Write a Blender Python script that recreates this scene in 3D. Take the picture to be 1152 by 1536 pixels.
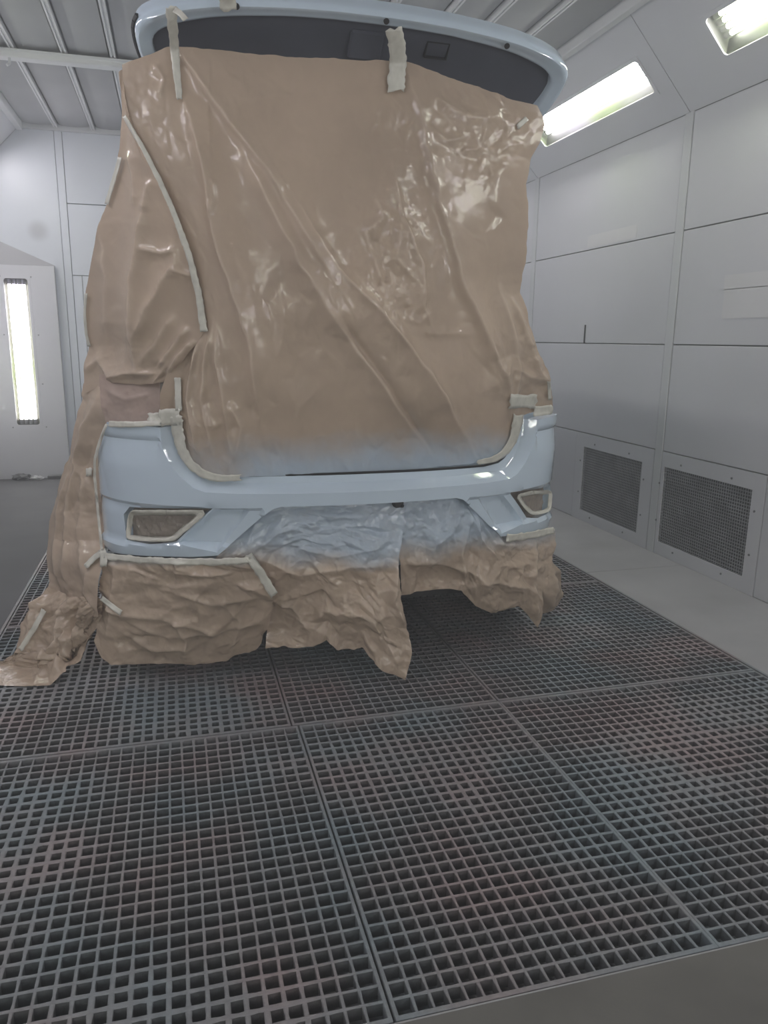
import bpy, bmesh, math, random
import numpy as np
from mathutils import Vector, Matrix
from mathutils.geometry import delaunay_2d_cdt

for o in list(bpy.data.objects):
    bpy.data.objects.remove(o)
SC = bpy.context.scene
COL = SC.collection

# ------------------------------------------------------------------ camera
F, CX, CY, H = 1140.0, 576.0, 768.0, 1.2
PITCH, YAW, ROLL = math.radians(12.8), math.radians(15.4), math.radians(0.7)
FW = np.array([math.sin(YAW)*math.cos(PITCH), math.cos(YAW)*math.cos(PITCH), -math.sin(PITCH)])
_rt = np.array([math.cos(YAW), -math.sin(YAW), 0.0])
_up = np.cross(_rt, FW)
RT = math.cos(ROLL)*_rt + math.sin(ROLL)*_up
UP = math.cos(ROLL)*_up - math.sin(ROLL)*_rt
EYE = np.array([0, 0, H])
cam = bpy.data.cameras.new('camera')
cam.sensor_fit = 'VERTICAL'; cam.sensor_height = 36.0; cam.lens = 36.0*F/1536.0
cam.clip_start = 0.02
camo = bpy.data.objects.new('camera', cam); COL.objects.link(camo)
camo.matrix_world = Matrix(((RT[0], UP[0], -FW[0], 0), (RT[1], UP[1], -FW[1], 0), (RT[2], UP[2], -FW[2], H), (0, 0, 0, 1)))
SC.camera = camo

# ------------------------------------------------------------------ world, exposure
LAMP = 11.0            # emission of the fluorescent tubes
HAZE = 0.042           # overspray mist in the booth, per metre
w = bpy.data.worlds.new('booth_air'); SC.world = w; w.use_nodes = True
nt = w.node_tree; nt.nodes['Background'].inputs[0].default_value = (0, 0, 0, 1)
if HAZE > 0:
    vs = nt.nodes.new('ShaderNodeVolumeScatter'); vs.inputs['Density'].default_value = HAZE
    vs.inputs['Color'].default_value = (0.93, 0.96, 1.0, 1)
    nt.links.new(vs.outputs[0], nt.nodes['World Output'].inputs['Volume'])
vs_ = SC.view_settings
vs_.view_transform = 'Standard'; vs_.look = 'None'; vs_.gamma = 1.0; vs_.use_curve_mapping = False
vs_.exposure = 1.72

# ------------------------------------------------------------------ helpers
def ray(x, y):
    return FW*F + RT*(x-CX) - UP*(y-CY)
def atY(x, y, Y):
    d = ray(x, y); return EYE + d*(Y/d[1])
def atZ(x, y, z):
    d = ray(x, y); return EYE + d*((z-H)/d[2])
def proj(P):
    P = np.asarray(P, float) - EYE
    z = P@FW
    return np.stack([CX+F*(P@RT)/z, CY-F*(P@UP)/z], -1)

def hashf(i, j, seed):
    h = np.sin(i*127.1+j*311.7+seed*74.7)*43758.5453
    return h-np.floor(h)
def vnoise(x, y, seed=0):
    x = np.asarray(x, float); y = np.asarray(y, float)
    i = np.floor(x); j = np.floor(y); fx = x-i; fy = y-j
    fx = fx*fx*(3-2*fx); fy = fy*fy*(3-2*fy)
    return (hashf(i, j, seed)*(1-fx)*(1-fy)+hashf(i+1, j, seed)*fx*(1-fy)+hashf(i, j+1, seed)*(1-fx)*fy+hashf(i+1, j+1, seed)*fx*fy)
def sst(a, b, x):
    t = np.clip((np.asarray(x, float)-a)/(b-a), 0, 1); return t*t*(3-2*t)

def mesh_obj(name, V, Fs, mat=None, parent=None, smooth=False, loc=None):
    me = bpy.data.meshes.new(name)
    me.from_pydata([tuple(map(float, v)) for v in V], [], [tuple(int(i) for i in f) for f in Fs])
    me.update()
    if smooth:
        me.polygons.foreach_set('use_smooth', [True]*len(me.polygons))
    if mat: me.materials.append(mat)
    o = bpy.data.objects.new(name, me); COL.objects.link(o)
    if parent is not None: o.parent = parent
    if loc is not None: o.location = loc
    return o
def tag(o, label=None, cat=None, group=None, kind=None):
    if label: o['label'] = label
    if cat: o['category'] = cat
    if group: o['group'] = group
    if kind: o['kind'] = kind
    return o
def empty(name, loc, label=None, cat=None, group=None):
    o = bpy.data.objects.new(name, None); COL.objects.link(o); o.location = loc
    o.empty_display_size = 0.1
    return tag(o, label, cat, group)

class MB:
    """collects boxes, tubes and prisms into one mesh"""
    def __init__(s): s.V = []; s.F = []
    def add(s, V, Fs):
        n = len(s.V); s.V += [tuple(v) for v in V]; s.F += [tuple(i+n for i in f) for f in Fs]
    def box(s, x0, x1, y0, y1, z0, z1, M=None):
        V = [(x, y, z) for z in (z0, z1) for y in (y0, y1) for x in (x0, x1)]
        if M: V = [tuple(M@Vector(v)) for v in V]
        s.add(V, [(0, 2, 3, 1), (4, 5, 7, 6), (0, 1, 5, 4), (2, 6, 7, 3), (0, 4, 6, 2), (1, 3, 7, 5)])
    def tube(s, a, b, r, n=12, r2=None, cap=True):
        a = Vector(a); b = Vector(b); d = (b-a).normalized(); r2 = r if r2 is None else r2
        p = d.orthogonal().normalized(); q = d.cross(p)
        V = [a+(p*math.cos(2*math.pi*k/n)+q*math.sin(2*math.pi*k/n))*r for k in range(n)]
        V += [b+(p*math.cos(2*math.pi*k/n)+q*math.sin(2*math.pi*k/n))*r2 for k in range(n)]
        Fs = [(k, (k+1) % n, n+(k+1) % n, n+k) for k in range(n)]
        if cap: Fs += [tuple(range(n))[::-1], tuple(range(n, 2*n))]
        s.add(V, Fs)
    def prism(s, poly, axis, t0, t1):
        """polygon (a,b) extruded on an axis: axis 0 -> (t,a,b), 1 -> (a,t,b), 2 -> (a,b,t)"""
        def p(a, b, t): return [(t, a, b), (a, t, b), (a, b, t)][axis]
        n = len(poly); V = [p(a, b, t0) for a, b in poly]+[p(a, b, t1) for a, b in poly]
        s.add(V, [tuple(range(n))[::-1], tuple(range(n, 2*n))]+[(k, (k+1) % n, n+(k+1) % n, n+k) for k in range(n)])
    def holed(s, x0, x1, z0, z1, hx0, hx1, hz0, hz1, y0, y1, M=None):
        """plate in x/z with a rectangular hole, thickness y0..y1"""
        V = []
        for y in (y0, y1):
            V += [(x0, y, z0), (x1, y, z0), (x1, y, z1), (x0, y, z1), (hx0, y, hz0), (hx1, y, hz0), (hx1, y, hz1), (hx0, y, hz1)]
        if M: V = [tuple(M@Vector(v)) for v in V]
        Fs = []
        for k in range(4):
            j = (k+1) % 4
            Fs += [(k, j, 4+j, 4+k), (8+k, 12+k, 12+j, 8+j), (k, 8+k, 8+j, j), (4+k, 4+j, 12+j, 12+k)]
        s.add(V, Fs)
    def build(s, name, mat=None, parent=None, smooth=False, bevel=0, loc=None):
        o = mesh_obj(name, s.V, s.F, None, parent, False, loc)
        bm = bmesh.new(); bm.from_mesh(o.data); bmesh.ops.recalc_face_normals(bm, faces=bm.faces)
        if bevel:
            es = [e for e in bm.edges if len(e.link_faces) == 2 and e.calc_face_angle() > 0.6]
            bmesh.ops.bevel(bm, geom=es, offset=bevel, segments=1, affect='EDGES')
        bm.to_mesh(o.data); bm.free()
        if smooth:
            o.data.polygons.foreach_set('use_smooth', [True]*len(o.data.polygons))
            o.data.set_sharp_from_angle(angle=math.radians(38))
        if mat: o.data.materials.append(mat)
        return o

# ------------------------------------------------------------------ materials
def new_mat(name):
    m = bpy.data.materials.new(name); m.use_nodes = True
    return m, m.node_tree, m.node_tree.nodes['Principled BSDF']
def node(nt, typ, **kw):
    n = nt.nodes.new(typ)
    for k, v in kw.items(): setattr(n, k, v)
    return n
def ramp(nt, fac, stops):
    r = nt.nodes.new('ShaderNodeValToRGB')
    e = r.color_ramp.elements
    while len(e) < len(stops): e.new(0.5)
    for el, (p, c) in zip(e, stops): el.position = p; el.color = (*c, 1)
    nt.links.new(fac, r.inputs[0]); return r.outputs[0]
def noise(nt, scale, detail=4, rough=0.55, vec=None):
    if vec is None:
        g = nt.nodes.new('ShaderNodeNewGeometry'); vec = g.outputs['Position']
    n = nt.nodes.new('ShaderNodeTexNoise'); n.inputs['Scale'].default_value = scale
    n.inputs['Detail'].default_value = detail; n.inputs['Roughness'].default_value = rough
    nt.links.new(vec, n.inputs['Vector']); return n.outputs['Fac']
def bump(nt, h, strength, dist, bsdf):
    b = nt.nodes.new('ShaderNodeBump'); b.inputs['Strength'].default_value = strength; b.inputs['Distance'].default_value = dist
    nt.links.new(h, b.inputs['Height']); nt.links.new(b.outputs[0], bsdf.inputs['Normal'])
def painted(name, c, rough=0.4, var=0.05, scale=2.5, bumpd=0.0, spec=0.5, metallic=0.0, coat=0.0):
    m, nt, b = new_mat(name)
    lo = tuple(max(0, x*(1-var)) for x in c); hi = tuple(min(1, x*(1+var)) for x in c)
    nt.links.new(ramp(nt, noise(nt, scale), [(0.3, lo), (0.7, hi)]), b.inputs['Base Color'])
    b.inputs['Roughness'].default_value = rough; b.inputs['Specular IOR Level'].default_value = spec
    b.inputs['Metallic'].default_value = metallic
    if coat: b.inputs['Coat Weight'].default_value = coat; b.inputs['Coat Roughness'].default_value = 0.06
    if bumpd: bump(nt, noise(nt, 160, 3), 0.4, bumpd, b)
    return m

M_WALL = painted('white_booth_paint', (0.65, 0.65, 0.675), 0.32, 0.03, 1.6, 0.0006)
M_BACKWALL = painted('white_back_wall_paint', (0.70, 0.73, 0.78), 0.3, 0.03, 1.6, 0.0006)
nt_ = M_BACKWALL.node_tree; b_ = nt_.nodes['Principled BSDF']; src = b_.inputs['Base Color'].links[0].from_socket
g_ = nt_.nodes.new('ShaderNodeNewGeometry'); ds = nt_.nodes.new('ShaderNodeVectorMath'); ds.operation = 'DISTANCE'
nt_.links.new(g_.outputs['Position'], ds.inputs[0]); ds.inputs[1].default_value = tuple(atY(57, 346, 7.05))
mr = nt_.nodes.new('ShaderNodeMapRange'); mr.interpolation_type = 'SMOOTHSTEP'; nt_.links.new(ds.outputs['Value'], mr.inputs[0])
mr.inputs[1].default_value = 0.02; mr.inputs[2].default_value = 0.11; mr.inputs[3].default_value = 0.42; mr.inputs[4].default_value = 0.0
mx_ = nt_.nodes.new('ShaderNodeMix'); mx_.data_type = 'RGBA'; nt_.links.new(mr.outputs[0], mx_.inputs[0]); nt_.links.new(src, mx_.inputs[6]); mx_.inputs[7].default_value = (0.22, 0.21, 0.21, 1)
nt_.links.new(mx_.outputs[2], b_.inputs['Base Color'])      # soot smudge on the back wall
M_JOINT = painted('joint_shadow_gap', (0.27, 0.27, 0.28), 0.7)
M_PATCH = painted('painted_reflection', (0.71, 0.70, 0.71), 0.3, 0.03)  # lighter wall colour standing in for reflected light
M_TRIM = painted('trim_white', (0.62, 0.63, 0.64), 0.35, 0.04)
M_FLOOR = painted('grey_floor_paint', (0.335, 0.335, 0.345), 0.42, 0.1, 3.0, 0.0006, 0.25)
M_FLOORL = painted('dimmed_grey_floor', (0.12, 0.12, 0.125), 0.75, 0.12, 3.0, 0.0006, 0.25)  # left plate darkened in colour to stand for weaker light there
M_FLOORF = painted('dark_brownish_floor', (0.125, 0.122, 0.113), 0.7, 0.14, 5.0, 0.0008, 0.25)  # front plate, darker and browner than the rest
M_RIB = painted('ceiling_rail_paint', (0.74, 0.74, 0.75), 0.4, 0.04)
M_BODY = painted('grey_blue_car_paint', (0.58, 0.69, 0.80), 0.12, 0.02, 3, 0, 0.5, 0, 1.0)
M_DARKTRIM = painted('dark_inner_trim', (0.088, 0.094, 0.122), 0.5, 0.12, 6, 0.0004)
M_GLOSSDARK = painted('dark_window_glass', (0.03, 0.032, 0.035), 0.08)
M_RUBBER = painted('black_rubber', (0.02, 0.02, 0.021), 0.6)
M_STEEL = painted('alloy_rim', (0.4, 0.4, 0.42), 0.35, 0.05, 3, 0, 0.5, 0.8)
M_WIRE = painted('galvanised_wire', (0.36, 0.365, 0.375), 0.45, 0.2, 8, 0, 0.5, 0.3)
M_DARK = painted('dark_duct', (0.07, 0.072, 0.076), 0.85, 0.3, 9)
M_SCREW = painted('screw_head', (0.25, 0.25, 0.26), 0.4, 0.05, 3, 0, 0.5, 0.7)
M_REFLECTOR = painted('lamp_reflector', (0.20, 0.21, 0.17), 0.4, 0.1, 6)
M_REFLOW = painted('dimmed_lower_reflector', (0.05, 0.052, 0.047), 0.5, 0.2, 8)  # strip coloured dark so its reflected glow looks dimmer
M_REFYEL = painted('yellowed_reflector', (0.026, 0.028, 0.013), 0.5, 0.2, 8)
M_CAP = painted('shaded_grey_cap', (0.42, 0.42, 0.44), 0.5, 0.05)  # sloping cap made darker in colour to look less lit
M_SCRAP = painted('grey_scrap', (0.16, 0.16, 0.165), 0.6, 0.3, 30)
M_SCRAPW = painted('pale_scrap', (0.55, 0.55, 0.55), 0.3, 0.2, 30)

def filter_mat():
    m, nt, b = new_mat('ceiling_filter_fleece')
    nt.links.new(ramp(nt, noise(nt, 1.6, 5), [(0.3, (0.40, 0.40, 0.41)), (0.75, (0.50, 0.50, 0.51))]), b.inputs['Base Color'])
    b.inputs['Roughness'].default_value = 0.85
    bump(nt, noise(nt, 220, 3), 0.5, 0.001, b); return m
M_FILTER = filter_mat()

def grating_mat(name, lo, mid, hi, rough):
    """steel crusted with overspray of earlier jobs: tinted patches (reddish, teal) that belong to the steel"""
    m, nt, b = new_mat(name)
    base = ramp(nt, noise(nt, 55, 5), [(0.25, lo), (0.5, mid), (0.75, hi)])
    tint = ramp(nt, noise(nt, 2.3, 3), [(0.36, (0.84, 1.02, 1.10)), (0.5, (1, 1, 1.02)), (0.64, (1.18, 0.95, 0.95))])
    mx = node(nt, 'ShaderNodeMix', data_type='RGBA', blend_type='MULTIPLY'); mx.inputs[0].default_value = 1
    nt.links.new(base, mx.inputs[6]); nt.links.new(tint, mx.inputs[7])
    nt.links.new(mx.outputs[2], b.inputs['Base Color'])
    b.inputs['Roughness'].default_value = rough
    bump(nt, noise(nt, 260, 4), 0.6, 0.0012, b); return m
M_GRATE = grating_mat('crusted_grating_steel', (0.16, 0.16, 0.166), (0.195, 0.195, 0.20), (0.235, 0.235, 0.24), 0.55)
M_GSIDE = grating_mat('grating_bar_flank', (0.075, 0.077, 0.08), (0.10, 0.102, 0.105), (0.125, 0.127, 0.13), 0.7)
M_PIT = grating_mat('pit_filter_fleece', (0.13, 0.133, 0.139), (0.17, 0.174, 0.18), (0.22, 0.223, 0.23), 0.9)

def paper_mat(name, c=(0.535, 0.42, 0.322), rough=0.23, paintc=(0.49, 0.575, 0.67)):
    m, nt, b = new_mat(name)
    col = ramp(nt, noise(nt, 3.2, 5, 0.6), [(0.3, tuple(x*0.9 for x in c)), (0.7, tuple(x*1.08 for x in c))])
    at = node(nt, 'ShaderNodeAttribute', attribute_name='overspray')
    n2 = noise(nt, 26, 5, 0.65)
    ad = node(nt, 'ShaderNodeMath', operation='MULTIPLY_ADD'); nt.links.new(n2, ad.inputs[0]); ad.inputs[1].default_value = 0.5; ad.inputs[2].default_value = -0.25
    a2 = node(nt, 'ShaderNodeMath', operation='ADD'); nt.links.new(at.outputs['Fac'], a2.inputs[0]); nt.links.new(ad.outputs[0], a2.inputs[1])
    gate = node(nt, 'ShaderNodeMath', operation='MULTIPLY', use_clamp=True); nt.links.new(a2.outputs[0], gate.inputs[0])
    stp = node(nt, 'ShaderNodeMapRange'); nt.links.new(at.outputs['Fac'], stp.inputs[0]); stp.inputs[2].default_value = 0.12
    nt.links.new(stp.outputs[0], gate.inputs[1])
    wa = node(nt, 'ShaderNodeAttribute', attribute_name='worn_crease_glint')       # the coating whitens where creased; doubles as painted-in glints along the folds
    wf = node(nt, 'ShaderNodeMath', operation='MULTIPLY'); nt.links.new(wa.outputs['Fac'], wf.inputs[0]); wf.inputs[1].default_value = 0.55
    wx_ = node(nt, 'ShaderNodeMix', data_type='RGBA'); nt.links.new(wf.outputs[0], wx_.inputs[0]); nt.links.new(col, wx_.inputs[6])
    wx_.inputs[7].default_value = (min(1, c[0]*1.5), min(1, c[1]*1.62), min(1, c[2]*1.75), 1)
    mx = node(nt, 'ShaderNodeMix', data_type='RGBA'); nt.links.new(gate.outputs[0], mx.inputs[0])
    nt.links.new(wx_.outputs[2], mx.inputs[6]); mx.inputs[7].default_value = (*paintc, 1)
    nt.links.new(mx.outputs[2], b.inputs['Base Color'])
    b.inputs['Roughness'].default_value = rough; b.inputs['Specular IOR Level'].default_value = 0.6
    g_ = node(nt, 'ShaderNodeNewGeometry'); wn = node(nt, 'ShaderNodeTexNoise'); wn.inputs['Scale'].default_value = 9
    nt.links.new(g_.outputs['Position'], wn.inputs['Vector'])
    wm = node(nt, 'ShaderNodeVectorMath', operation='MULTIPLY_ADD'); nt.links.new(wn.outputs['Color'], wm.inputs[0]); wm.inputs[1].default_value = (0.06, 0.06, 0.06); nt.links.new(g_.outputs['Position'], wm.inputs[2])
    v1 = node(nt, 'ShaderNodeTexVoronoi'); v1.inputs['Scale'].default_value = 20; nt.links.new(wm.outputs[0], v1.inputs['Vector'])
    v2 = node(nt, 'ShaderNodeTexVoronoi'); v2.inputs['Scale'].default_value = 55; nt.links.new(wm.outputs[0], v2.inputs['Vector'])
    vm = node(nt, 'ShaderNodeMath', operation='MULTIPLY_ADD'); nt.links.new(v2.outputs['Distance'], vm.inputs[0]); vm.inputs[1].default_value = 0.35; nt.links.new(v1.outputs['Distance'], vm.inputs[2])
    ca = node(nt, 'ShaderNodeAttribute', attribute_name='crumple')
    vc = node(nt, 'ShaderNodeMath', operation='MULTIPLY'); nt.links.new(vm.outputs[0], vc.inputs[0]); nt.links.new(ca.outputs['Fac'], vc.inputs[1])
    bump(nt, vc.outputs[0], 1.0, 0.008, b)
    tr = node(nt, 'ShaderNodeBsdfTranslucent'); nt.links.new(mx.outputs[2], tr.inputs[0])
    ms = node(nt, 'ShaderNodeMixShader'); ms.inputs[0].default_value = 0.12
    nt.links.new(b.outputs[0], ms.inputs[1]); nt.links.new(tr.outputs[0], ms.inputs[2])
    nt.links.new(ms.outputs[0], nt.nodes['Material Output'].inputs[0]); return m
M_PAPER = paper_mat('brown_masking_paper')
M_PAPERRED = paper_mat('reddish_masking_paper', (0.43, 0.33, 0.28), 0.22)
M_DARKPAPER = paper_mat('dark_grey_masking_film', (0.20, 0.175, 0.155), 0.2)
M_FOGPAPER = paper_mat('grey_brown_masking_paper', (0.33, 0.285, 0.245), 0.2)
def tape_mat():
    m, nt, b = new_mat('cream_masking_tape')
    nt.links.new(ramp(nt, noise(nt, 40, 4), [(0.3, (0.56, 0.55, 0.49)), (0.7, (0.70, 0.69, 0.62))]), b.inputs['Base Color'])
    b.inputs['Roughness'].default_value = 0.38
    bump(nt, noise(nt, 300, 3), 0.5, 0.0008, b); return m
M_TAPE = tape_mat()
def tube_mat():
    m, nt, b = new_mat('fluorescent_tube_glow')
    e = node(nt, 'ShaderNodeEmission'); e.inputs[0].default_value = (1.0, 0.955, 0.99, 1); e.inputs[1].default_value = LAMP
    nt.links.new(e.outputs[0], nt.nodes['Material Output'].inputs[0]); return m
M_TUBE = tube_mat()
def lampglass_mat():
    m, nt, b = new_mat('lamp_cover_glass')
    tr = node(nt, 'ShaderNodeBsdfTransparent')
    g = node(nt, 'ShaderNodeNewGeometry')
    nt.links.new(ramp(nt, noise(nt, 1.7, 2), [(0.33, (0.86, 0.95, 0.74)), (0.5, (0.95, 0.96, 0.95)), (0.65, (0.95, 0.94, 1.0))]), tr.inputs[0])
    gl = node(nt, 'ShaderNodeBsdfGlossy'); gl.inputs['Roughness'].default_value = 0.1
    tl = node(nt, 'ShaderNodeBsdfTranslucent'); tl.inputs[0].default_value = (0.92, 0.92, 0.9, 1)
    m1 = node(nt, 'ShaderNodeMixShader'); m1.inputs[0].default_value = 0.006
    nt.links.new(tr.outputs[0], m1.inputs[1]); nt.links.new(tl.outputs[0], m1.inputs[2])
    m2 = node(nt, 'ShaderNodeMixShader'); m2.inputs[0].default_value = 0.05
    nt.links.new(m1.outputs[0], m2.inputs[1]); nt.links.new(gl.outputs[0], m2.inputs[2])
    nt.links.new(m2.outputs[0], nt.nodes['Material Output'].inputs[0]); return m
M_GLASS = lampglass_mat()

# ------------------------------------------------------------------ room
XR, XL, YB, YF = 2.664, -1.50, 7.05, -1.55
CXR, CXL, ZC, ZH = 2.236, -1.08, 2.82, 2.372
POST = [YF, 0.245, 2.0, 3.755, 5.51, YB]
GX = [-0.732, 0.331, 1.018, 2.064]
GY = [1.082, 2.2, 3.318, 4.436, 5.554, 6.672]

def floor_plate(name, x0, x1, y0, y1, z0, z1, mat):
    m = MB(); m.box(x0, x1, y0, y1, z0, z1); return m
fl = MB()
fl.holed(XL-0.1, XR+0.1, YF-0.1, YB+0.1, GX[0], GX[-1], GY[0], GY[-1], -0.1, 0.0,
         Matrix(((1, 0, 0, 0), (0, 0, 1, 0), (0, 1, 0, 0), (0, 0, 0, 1))))
FLO = tag(fl.build('floor', M_FLOOR), kind='structure')
m = MB(); m.box(XL, XR, YF, GY[0]-0.004, -0.01, 0.002); m.build('floor_plate', M_FLOORF, FLO, bevel=0.0015)
m = MB(); m.box(XL, GX[0]-0.012, GY[0]+0.002, YB, -0.01, 0.002); m.build('floor_plate', M_FLOORL, FLO, bevel=0.0015)
for y0, y1 in [(GY[0]+0.002, 3.45), (3.455, YB)]:
    m = MB(); m.box(GX[-1]+0.012, XR, y0, y1, -0.01, 0.002); m.build('floor_plate', M_FLOOR, FLO, bevel=0.0015)
for x in (GX[0]-0.006, GX[-1]+0.006):
    m = MB(); m.box(x-0.0055, x+0.0055, GY[0], GY[-1], -0.03, 0.003); m.build('grating_edge_angle', M_GRATE, FLO)
pit = MB()
pit.box(GX[0]-0.05, GX[-1]+0.05, GY[0]-0.05, GY[-1]+0.05, -0.09, -0.036)
tag(pit.build('floor_pit', M_PIT), kind='structure')

# right wall: backing, panels, posts, sloped lamp panels
def side_matrix(X, sgn):
    # local x -> world Y, local y (thickness, outward from room) -> world X*sgn, local z -> Z
    return Matrix(((0, sgn, 0, X), (1, 0, 0, 0), (0, 0, 1, 0), (0, 0, 0, 1)))
HIPA = math.atan2(ZC-ZH, XR-CXR)
HIPL = math.hypot(ZC-ZH, XR-CXR)
def hip_matrix(X, sgn):
    c, s = math.cos(HIPA), math.sin(HIPA)
    # local x -> Y, local z -> up the slope (towards the room's middle), local y -> out of the room
    return Matrix(((0, sgn*s, -sgn*c, X), (1, 0, 0, 0), (0, c, s, ZH), (0, 0, 0, 1)))
SEAM = [0.0, 0.60, 1.19, 1.785, ZH]
LAMP_Y = [(0.40, 1.60), (2.09, 3.36), (3.89, 5.16), (5.62, 6.75)]
LZ = (0.172, 0.372)     # lamp opening, up the slope

def side_wall(side, X, sgn, lamps, grilles):
    M = side_matrix(X, sgn); HM = hip_matrix(X, sgn)
    base = MB(); base.box(YF-0.1, YB+0.1, 0.022, 0.12, -0.1, ZH+0.3, M)
    base.box(YF-0.1, YB+0.1, 0.11, 0.16, -0.02, HIPL+0.25, HM)
    wall = tag(base.build('wall_'+side, M_JOINT), kind='structure')
    pw = 0.036
    for k, y in enumerate(POST[1:-1]):
        m = MB(); m.box(y-pw+0.003, y+pw-0.003, -0.004, 0.022, 0.0, ZH, M)
        m.build('wall_post', M_TRIM, wall, bevel=0.002)
    for a, b in zip(POST[:-1], POST[1:]):
        y0, y1 = a+pw, b-pw
        for i in range(4):
            z0, z1 = SEAM[i]+0.003, SEAM[i+1]-0.003
            spans = [(y0, y1)]
            if i == 0 and grilles:
                g = [q for q in grilles if a < (q[0]+q[1])/2 < b]
                if g:
                    spans = []
                    cuts = [y0]
                    for q in g: cuts += [q[0], q[1]]
                    cuts.append(y1)
                    for s0, s1 in zip(cuts[::2], cuts[1::2]):
                        if s1-s0 > 0.05: spans.append((s0, s1))
            for s0, s1 in spans:
                m = MB(); m.box(s0+0.002, s1-0.002, 0.0, 0.022, z0, z1, M)
                m.build('wall_panel', M_WALL, wall, bevel=0.002)
        m = MB()
        lam = [l for l in lamps if a < (l[0]+l[1])/2 < b]
        if lam:
            m.holed(a+0.003, b-0.003, 0.0, HIPL+0.02, lam[0][0], lam[0][1], LZ[0], LZ[1], 0, 0.02, HM)
        else:
            m.box(a+0.003, b-0.003, 0, 0.02, 0.0, HIPL+0.02, HM)
        m.build('sloped_panel', M_WALL, wall)
    return wall, M, HM
GRILLES = [(2.91, 3.755-0.036), (3.755+0.036, 4.69)]
wr, MR, HR = side_wall('right', XR, 1, LAMP_Y, GRILLES)
wl, ML, HL = side_wall('left', XL, -1, LAMP_Y, [])
# dark slot in the right wall above a seam
s = MB(); s.box(4.668, 4.678, -0.006, 0.01, 1.19, 1.31, MR); s.build('latch_slot', M_RUBBER, wr)

for (px0, py0, px1, py1) in [(1088, 413, 1180, 427), (1087, 434, 1180, 475)]:  # thin pale plates that paint in the wall's reflections
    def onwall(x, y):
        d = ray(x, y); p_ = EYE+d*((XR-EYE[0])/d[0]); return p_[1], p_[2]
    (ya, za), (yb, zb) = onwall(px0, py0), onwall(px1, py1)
    s = MB(); s.box(min(ya, yb), max(ya, yb), -0.0012, 0.001, min(za, zb), max(za, zb), MR); s.build('reflection_patch', M_PATCH, wr)
s = MB(); s.box(4.16, 4.72, -0.0012, 0.001, 1.80, 1.875, MR); s.build('reflection_patch', M_PATCH, wr)
def exhaust_grille(y0, y1, hy0, hy1, hz0, hz1, label):
    M = MR
    g = empty('exhaust_grille', (XR, (y0+y1)/2, 0.0), label, 'vent', 'exhaust grilles low on the right wall')
    L = Matrix.Translation((-XR, -(y0+y1)/2, 0))@M
    m = MB(); m.holed(y0+0.003, y1-0.003, 0.003, 0.597, hy0, hy1, hz0, hz1, -0.002, 0.02, L)
    m.build('cover_plate', M_WALL, g)
    wv = MB(); pt = 0.0168; th = 0.0022
    n = int(round((hy1-hy0)/pt)); nz = int(round((hz1-hz0)/pt))
    for k in range(n+1):
        y = hy0+(hy1-hy0)*k/n; wv.box(y-th, y+th, 0.004, 0.007, hz0, hz1, L)
    for k in range(nz+1):
        z = hz0+(hz1-hz0)*k/nz; wv.box(hy0, hy1, 0.002, 0.005, z-th, z+th, L)
    tag(wv.build('wire_mesh', M_WIRE, g), kind='stuff')
    d = MB(); d.box(hy0-0.005, hy1+0.005, 0.0195, 0.0215, hz0-0.005, hz1+0.005, L); d.build('duct_backing', M_DARK, g)
    mid = [(hy0+hy1)/2, (hz0+hz1)/2]
    for (y, z) in [(hy0-0.03, hz0+0.12), (hy0-0.03, hz1-0.1), (hy1+0.03, hz0+0.12), (hy1+0.03, hz1-0.1), (mid[0]-0.2, hz1+0.03), (mid[0]+0.2, hz1+0.03), (mid[0]-0.2, hz0-0.03), (mid[0]+0.2, hz0-0.03)]:
        sc = MB(); a = L@Vector((y, -0.0055, z)); b = L@Vector((y, -0.001, z)); sc.tube(b, a, 0.006, 8); sc.build('screw', M_SCREW, g)
exhaust_grille(2.91, 3.719, 2.995, 3.69, 0.078, 0.515, 'square-mesh exhaust grille in white plate, the larger one nearer the camera')
exhaust_grille(3.791, 4.69, 3.905, 4.585, 0.072, 0.508, 'square-mesh exhaust grille in white plate, the one beside the car')

# back wall
BM = Matrix(((1, 0, 0, 0), (0, 1, 0, YB), (0, 0, 1, 0), (0, 0, 0, 1)))
b = MB(); b.box(XL-0.1, XR+0.1, YB+0.022, YB+0.12, -0.1, ZC+0.2)
wb = tag(b.build('wall_back', M_JOINT), kind='structure')
def clip_x(z):      # hip limits at a height
    return (XL if z <= ZH else XL+(z-ZH)*(CXL-XL)/(ZC-ZH))
m = MB(); m.prism([(XL, 0), (-0.833, 0), (-0.833, ZC-0.03), (CXL-0.02, ZC-0.03), (XL, ZH)], 1, YB, YB+0.022); m.build('wall_panel', M_BACKWALL, wb, bevel=0.002)
m = MB(); m.box(-0.829, -0.773, YB-0.004, YB+0.022, 0, ZC-0.03); m.build('wall_post', M_BACKWALL, wb, bevel=0.002)
for x0, x1 in [(-0.769, 0.06), (0.066, 0.9), (0.906, 1.74)]:
    for z0, z1 in [(0.003, 1.685), (1.691, 2.247), (2.253, ZC-0.03)]:
        m = MB(); m.box(x0, x1, YB, YB+0.022, z0, z1); m.build('wall_panel', M_BACKWALL, wb, bevel=0.002)
m = MB(); m.prism([(1.746, 0), (XR, 0), (XR, ZH), (CXR+0.02, ZC-0.03), (1.746, ZC-0.03)], 1, YB, YB+0.022); m.build('wall_panel', M_BACKWALL, wb, bevel=0.002)
for x in (-0.70,):
    m = MB(); m.box(x, x+0.007, YB-0.001, YB+0.002, 0.0, 1.685); m.build('door_seam', M_JOINT, wb)
m = MB(); m.box(CXL-0.02, CXR+0.02, YB-0.03, YB+0.02, ZC-0.03, ZC+0.02); m.build('wall_trim', M_TRIM, wb, bevel=0.003)
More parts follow.
